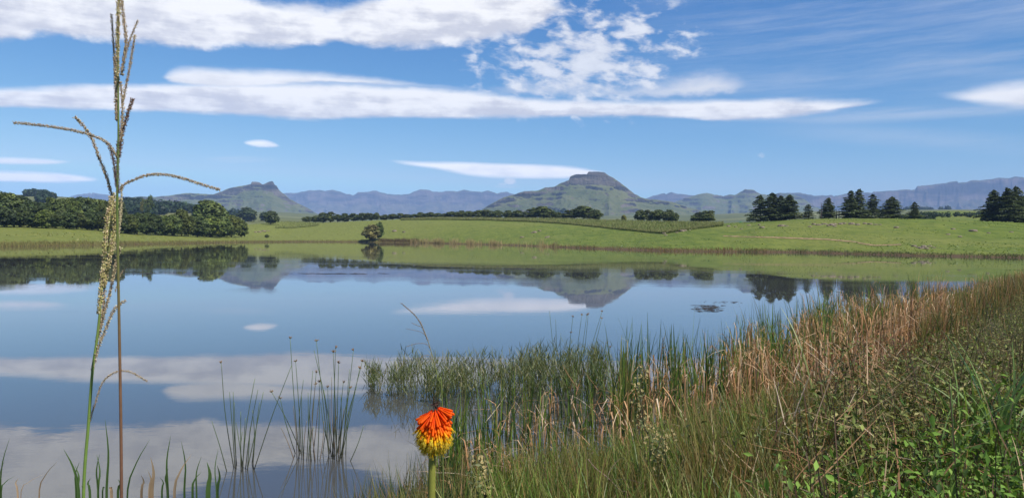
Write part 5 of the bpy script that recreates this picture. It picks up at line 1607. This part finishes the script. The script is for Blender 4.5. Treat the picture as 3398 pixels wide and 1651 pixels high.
CATS = [(258, 618, 700, 24), (390, 645, 745, 24), (545, 600, 660, 25), (632, 610, 725, 25), (672, 545, 635, 26), (725, 535, 615, 26), (895, 508, 640, 27), (1045, 515, 640, 27), (1165, 285, 470, 30), (1192, 270, 480, 30), (1268, 350, 440, 31), (1465, 370, 520, 31), (1380, 420, 520, 30), (1558, 560, 680, 28), (770, 720, 800, 24)]
for j, (x, t, b, d) in enumerate(CATS):
    top = np.array(at(*z10(x, t), d)); bot = np.array(at(*z10(x + random.uniform(-4, 4), b), d))
    ft = np.array([bot[0] + random.uniform(-.05, .05), d, max(float(land(bot[0], d)), -0.1)])
    o = thing('cattail', tuple(ft), 'cattail with a brown head, %s from the left in the reed bed' % ORD[[q[0] for q in sorted(CATS)].index(x)], 'cattail', 'brown cattails in the reed bed')
    L = np.linalg.norm(top - bot); ax = (top - bot) / L
    fl = j in (8, 9, 11)
    link('stem', stem_mesh(spline([ft - ft, (bot - ft) * 0.6, bot - ft, top - ft + ax * 0.10], 12), 0.007, 0.003, [(0.10, 0.10, 0.04), (0.22, 0.15, 0.07)], 6), M_STEM, o)
    s = np.linspace(0, 1, 9); r = (0.030 if fl else 0.019) * np.sqrt(np.clip(1 - (2 * s - 1) ** 6, 0.03, 1)) * np.array([1 + random.uniform(-.08, .08) for _ in s])
    V, F = tube(bot - ft + ax * L * s[:, None], r, 9)
    bg = Bag(); bg.add(V, F, (0.42, 0.24, 0.11) if fl else (0.17, 0.065, 0.03)); link('head', bg.mesh('head', True), M_STRAW, o)


# ---- pale-flowered herbs
def everlasting(label, line, d, n, seed, spread=26):
    g = np.random.default_rng(seed)
    P = np.array([tuple(at(x, y, d)) for x, y in line])
    foot = P[-1].copy(); foot[2] = float(land(foot[0], foot[1]))
    if foot[2] > P[-1][2]: foot = P[-1].copy()
    t = thing('everlasting_plant', tuple(foot), label, 'flowering herb', 'pale-flowered herbs on the bank')
    C = spline(np.concatenate([[foot], P[::-1]]), 26) - foot
    link('stem', stem_mesh(C, 0.006, 0.0025, [(0.07, 0.06, 0.035), (0.10, 0.095, 0.05)], 6), M_STEM, t)
    px = d / FPX
    lv = []
    for k in range(n * 2):
        c = C[g.integers(3, len(C))] + g.normal(0, 1, 3) * (spread * px * 0.8, spread * px * 0.8, 0.02)
        lv.append(c)
    V, F, cc = leaves(np.array(lv), g.uniform(0.02, 0.045, len(lv)), pick([(0.12, 0.14, 0.06), (0.16, 0.17, 0.08), (0.08, 0.10, 0.04)], len(lv)))
    link('leaves', mk_mesh('leaves', V, F, cc), M_LEAF, t)
    for k in range(n):
        c = C[int(g.integers(6, len(C)))] + g.normal(0, 1, 3) * (spread * px * 0.6, spread * px * 0.6, 0.012)
        r = g.uniform(0.006, 0.013)
        hd = Bag()
        Q3 = np.array(Vector((g.normal(0, 0.6), -0.9 + g.normal(0, 0.4), 0.7)).to_track_quat('Z', 'Y').to_matrix())
        a = np.linspace(0, 6.283, 9)[:-1]
        for q in range(2):
            rr = r * (1 - 0.35 * q)
            for aa in a + q * 0.4:
                v = Q3 @ np.array([math.cos(aa), math.sin(aa), 0.55 + 0.7 * q]); v /= np.linalg.norm(v)
                sd = Q3 @ np.array([-math.sin(aa), math.cos(aa), 0]) * rr * 0.42
                hd.add([c, c + v * rr * 0.6 + sd, c + v * rr, c + v * rr * 0.6 - sd], np.array([(0, 1, 2, 3)]), np.array((0.62, 0.53, 0.28)) * g.uniform(0.8, 1.2))
        link('flower_head', hd.mesh('flower_head'), M_FLORET, t)


def z11(x, y): return 2000 + x / 2.5, 1150 + y / 2.5


everlasting('tallest pale yellow flowering herb between the reeds', [z11(*q) for q in ((322, 165), (318, 280), (310, 400), (330, 540), (345, 660), (390, 800))], 5.6, 60, 401, 22)
everlasting('bushy cream-flowered herb low in the grass', [z11(*q) for q in ((510, 690), (470, 800), (450, 900), (470, 1040), (440, 1240))], 4.6, 80, 402, 40)
everlasting('small cream flowers on a dark bare stalk', [z11(*q) for q in ((672, 930), (640, 1000), (655, 1100), (665, 1240))], 4.4, 14, 403, 16)
everlasting('white-flowered herb right of the torch lily stem', [(1250 + q[0] / 3.1225, 1250 + q[1] / 3.1225) for q in ((1050, 850), (1080, 960), (1100, 1080), (1130, 1180), (1120, 1252))], 4.2, 46, 404, 20)


# ---- bright broad-bladed tussocks and dark bare stalks on the right bank
def z12(x, y): return 2900 + x / 2.775, 1200 + y / 2.775


def tussock(label, bx, by, d, n, h, seed, col, w=0.02):
    g = np.random.default_rng(seed)
    p = at(*z12(bx, by), d)
    zg = max(float(land(p.x, p.y)), 0)
    t = thing('broad_grass_tussock', (p.x, p.y, zg), label, 'grass tussock', 'bright tussocks on the right bank')
    hz = p.z - zg
    for k in range(n):
        phi = np.array([g.uniform(0, 6.28)])
        V, F, C = blades(np.array([[g.normal(0, 0.05), g.normal(0, 0.05), max(0.0, hz * 0.4)]]), np.array([max(0.25, hz * 0.6 + h * g.uniform(0.5, 1.1))]), np.array([w * g.uniform(0.7, 1.2)]), phi, np.array([g.uniform(0.05, 0.35)]), np.array([g.uniform(0.4, 1.3)]), 9, np.array([col]) * 0.7, np.array([col]) * 1.25)
        link('blade', mk_mesh('blade', V, F, C, True), M_BLADE, t)


tussock('bright green tussock of broad arching blades on the right bank', 930, 420, 4.6, 14, 0.42, 501, (0.16, 0.25, 0.06))
tussock('light green broad-bladed tussock near the right edge', 1230, 430, 4.6, 14, 0.45, 502, (0.17, 0.26, 0.07))
tussock('dark stiff blade tussock at the right edge', 1300, 300, 4.8, 6, 0.45, 503, (0.05, 0.10, 0.035))
tussock('narrow green blades in the hollow of the weeds', 690, 600, 4.2, 9, 0.35, 504, (0.12, 0.19, 0.05), 0.012)
tussock('pale green spike of blades at the left margin of the weeds', -560, 60, 6.0, 9, 0.55, 505, (0.22, 0.26, 0.08), 0.013)


def bare_stalk(label, pts, d, r, col, twig=8, seed=0):
    g = np.random.default_rng(seed)
    P = np.array([tuple(at(x, y, d)) for x, y in pts])
    foot = P[-1].copy(); foot[2] = min(float(land(foot[0], foot[1])), P[-1][2])
    t = thing('bare_stalk', tuple(foot), label, 'stalk', 'bare stalks on the bank')
    C = spline(np.concatenate([[foot], P[::-1]]), 24) - foot
    link('stem', stem_mesh(C, r, r * 0.4, [col, np.array(col) * 1.3], 6), M_STEM, t)
    for k in range(twig):
        c = C[g.integers(6, 22)]
        e = c + g.normal(0, 1, 3) * (0.09, 0.09, 0.03) + (0, 0, 0.05)
        V, F = tube(spline([c, (c + e) / 2 + (0, 0, 0.015), e], 6), np.linspace(r * 0.4, r * 0.15, 6), 4)
        bg = Bag(); bg.add(V, F, col); link('twig', bg.mesh('twig'), M_STEM, t)


def zb(x, y): return 2400 + x / 1.563, 850 + y / 1.563


bare_stalk('dark purple stalk rising from the grass left of the weeds', [zb(*q) for q in ((285, 650), (278, 800), (275, 950), (265, 1100), (270, 1250))], 4.6, 0.0065, (0.07, 0.045, 0.04), 6, 1)
bare_stalk('thin dark stalk leaning left in front of the weeds', [zb(*q) for q in ((395, 780), (405, 880), (415, 980), (425, 1100), (420, 1250))], 4.5, 0.005, (0.06, 0.045, 0.035), 7, 2)
bare_stalk('pale dry stalk slanting across the dark stalks', [zb(*q) for q in ((325, 880), (370, 930), (410, 990), (440, 1080), (430, 1250))], 4.3, 0.004, (0.30, 0.25, 0.17), 2, 3)
bare_stalk('yellow-green stalk in front of the weeds', [zb(*q) for q in ((630, 790), (625, 900), (640, 1000), (655, 1130), (660, 1250))], 4.3, 0.005, (0.19, 0.21, 0.05), 0, 4)
bare_stalk('dark leaning stalk with twigs in the green grass', [z11(*q) for q in ((1020, 660), (1070, 760), (1120, 880), (1160, 1000), (1190, 1150), (1200, 1250))], 4.6, 0.006, (0.06, 0.045, 0.04), 9, 5)
bare_stalk('brown twig slanting down through the grass', [z9(*q) for q in ((805, 1020), (850, 1075), (920, 1130), (1000, 1210), (1040, 1250))], 4.3, 0.005, (0.17, 0.11, 0.085), 2, 6)


# ---- floating weed on the lake
def floats():
    V = []; F = []; n = 0
    def patch(x0, x1, y0, y1, m, sx, seed):
        nonlocal n
        g = np.random.default_rng(seed)
        for _ in range(m):
            x = g.normal((x0 + x1) / 2, (x1 - x0) / 4); y = g.normal((y0 + y1) / 2, (y1 - y0) / 4)
            r = ray(x, y)
            if r.z > -0.004: continue
            d = EYE / -r.z; c = np.array([r.x * d, d, 0.012])
            k = 6; a = np.sort(g.uniform(0, 6.28, k)); q = sx * g.uniform(0.3, 1.0)
            for aa in a: V.append(c + np.array([math.cos(aa) * q * 1.5, math.sin(aa) * q, g.uniform(0, 0.01)]))
            F.append(np.arange(n, n + k)); n += k
    patch(2300, 2400, 1008, 1032, 90, 0.16, 1)
    patch(2330, 2480, 998, 1006, 26, 0.10, 2)
    patch(1650, 1800, 890, 893, 30, 0.35, 3)
    patch(2110, 2250, 898, 902, 26, 0.30, 4)
    patch(2290, 2380, 901, 904, 16, 0.25, 5)
    patch(950, 1260, 906, 909, 40, 0.35, 6)
    patch(430, 540, 906, 909, 18, 0.3, 7)
    me = bpy.data.meshes.new('floating_weed'); me.from_pydata([tuple(v) for v in V], [], [tuple(int(i) for i in f) for f in F])
    m, nt, b = new_mat('pond_weed'); b.inputs['Base Color'].default_value = (0.035, 0.03, 0.02, 1); b.inputs['Roughness'].default_value = 0.6
    tag(link('floating_weed', me, m), 'small dark patches of weed floating on the open lake', 'pond weed', kind='stuff')


floats()


# ------------------------------------------------------------------ haze
def build_haze():
    x, y0, y1, zt = 15600.0, -15600.0, 15600.0, 900.0
    V = [(sx * x, yy, zz) for zz in (-2.8, zt) for sx, yy in ((-1, y0), (1, y0), (1, y1), (-1, y1))]
    F = np.array([(3, 2, 1, 0), (4, 5, 6, 7), (0, 1, 5, 4), (1, 2, 6, 5), (2, 3, 7, 6), (3, 0, 4, 7)])
    me = mk_mesh('haze', V, F)
    m = bpy.data.materials.new('air'); m.use_nodes = True
    nt = m.node_tree; nt.nodes.clear()
    pv = nt.nodes.new('ShaderNodeVolumePrincipled')
    pv.inputs['Color'].default_value = HAZE_COL
    pv.inputs['Density'].default_value = HAZE
    pv.inputs['Anisotropy'].default_value = -0.25
    mo = nt.nodes.new('ShaderNodeOutputMaterial')
    nt.links.new(pv.outputs[0], mo.inputs['Volume'])
    tag(link('haze', me, m), 'pale blue haze in the air', kind='stuff')


HAZE = 7.2e-5
HAZE_COL = (0.37, 0.57, 1.0, 1)
build_haze()
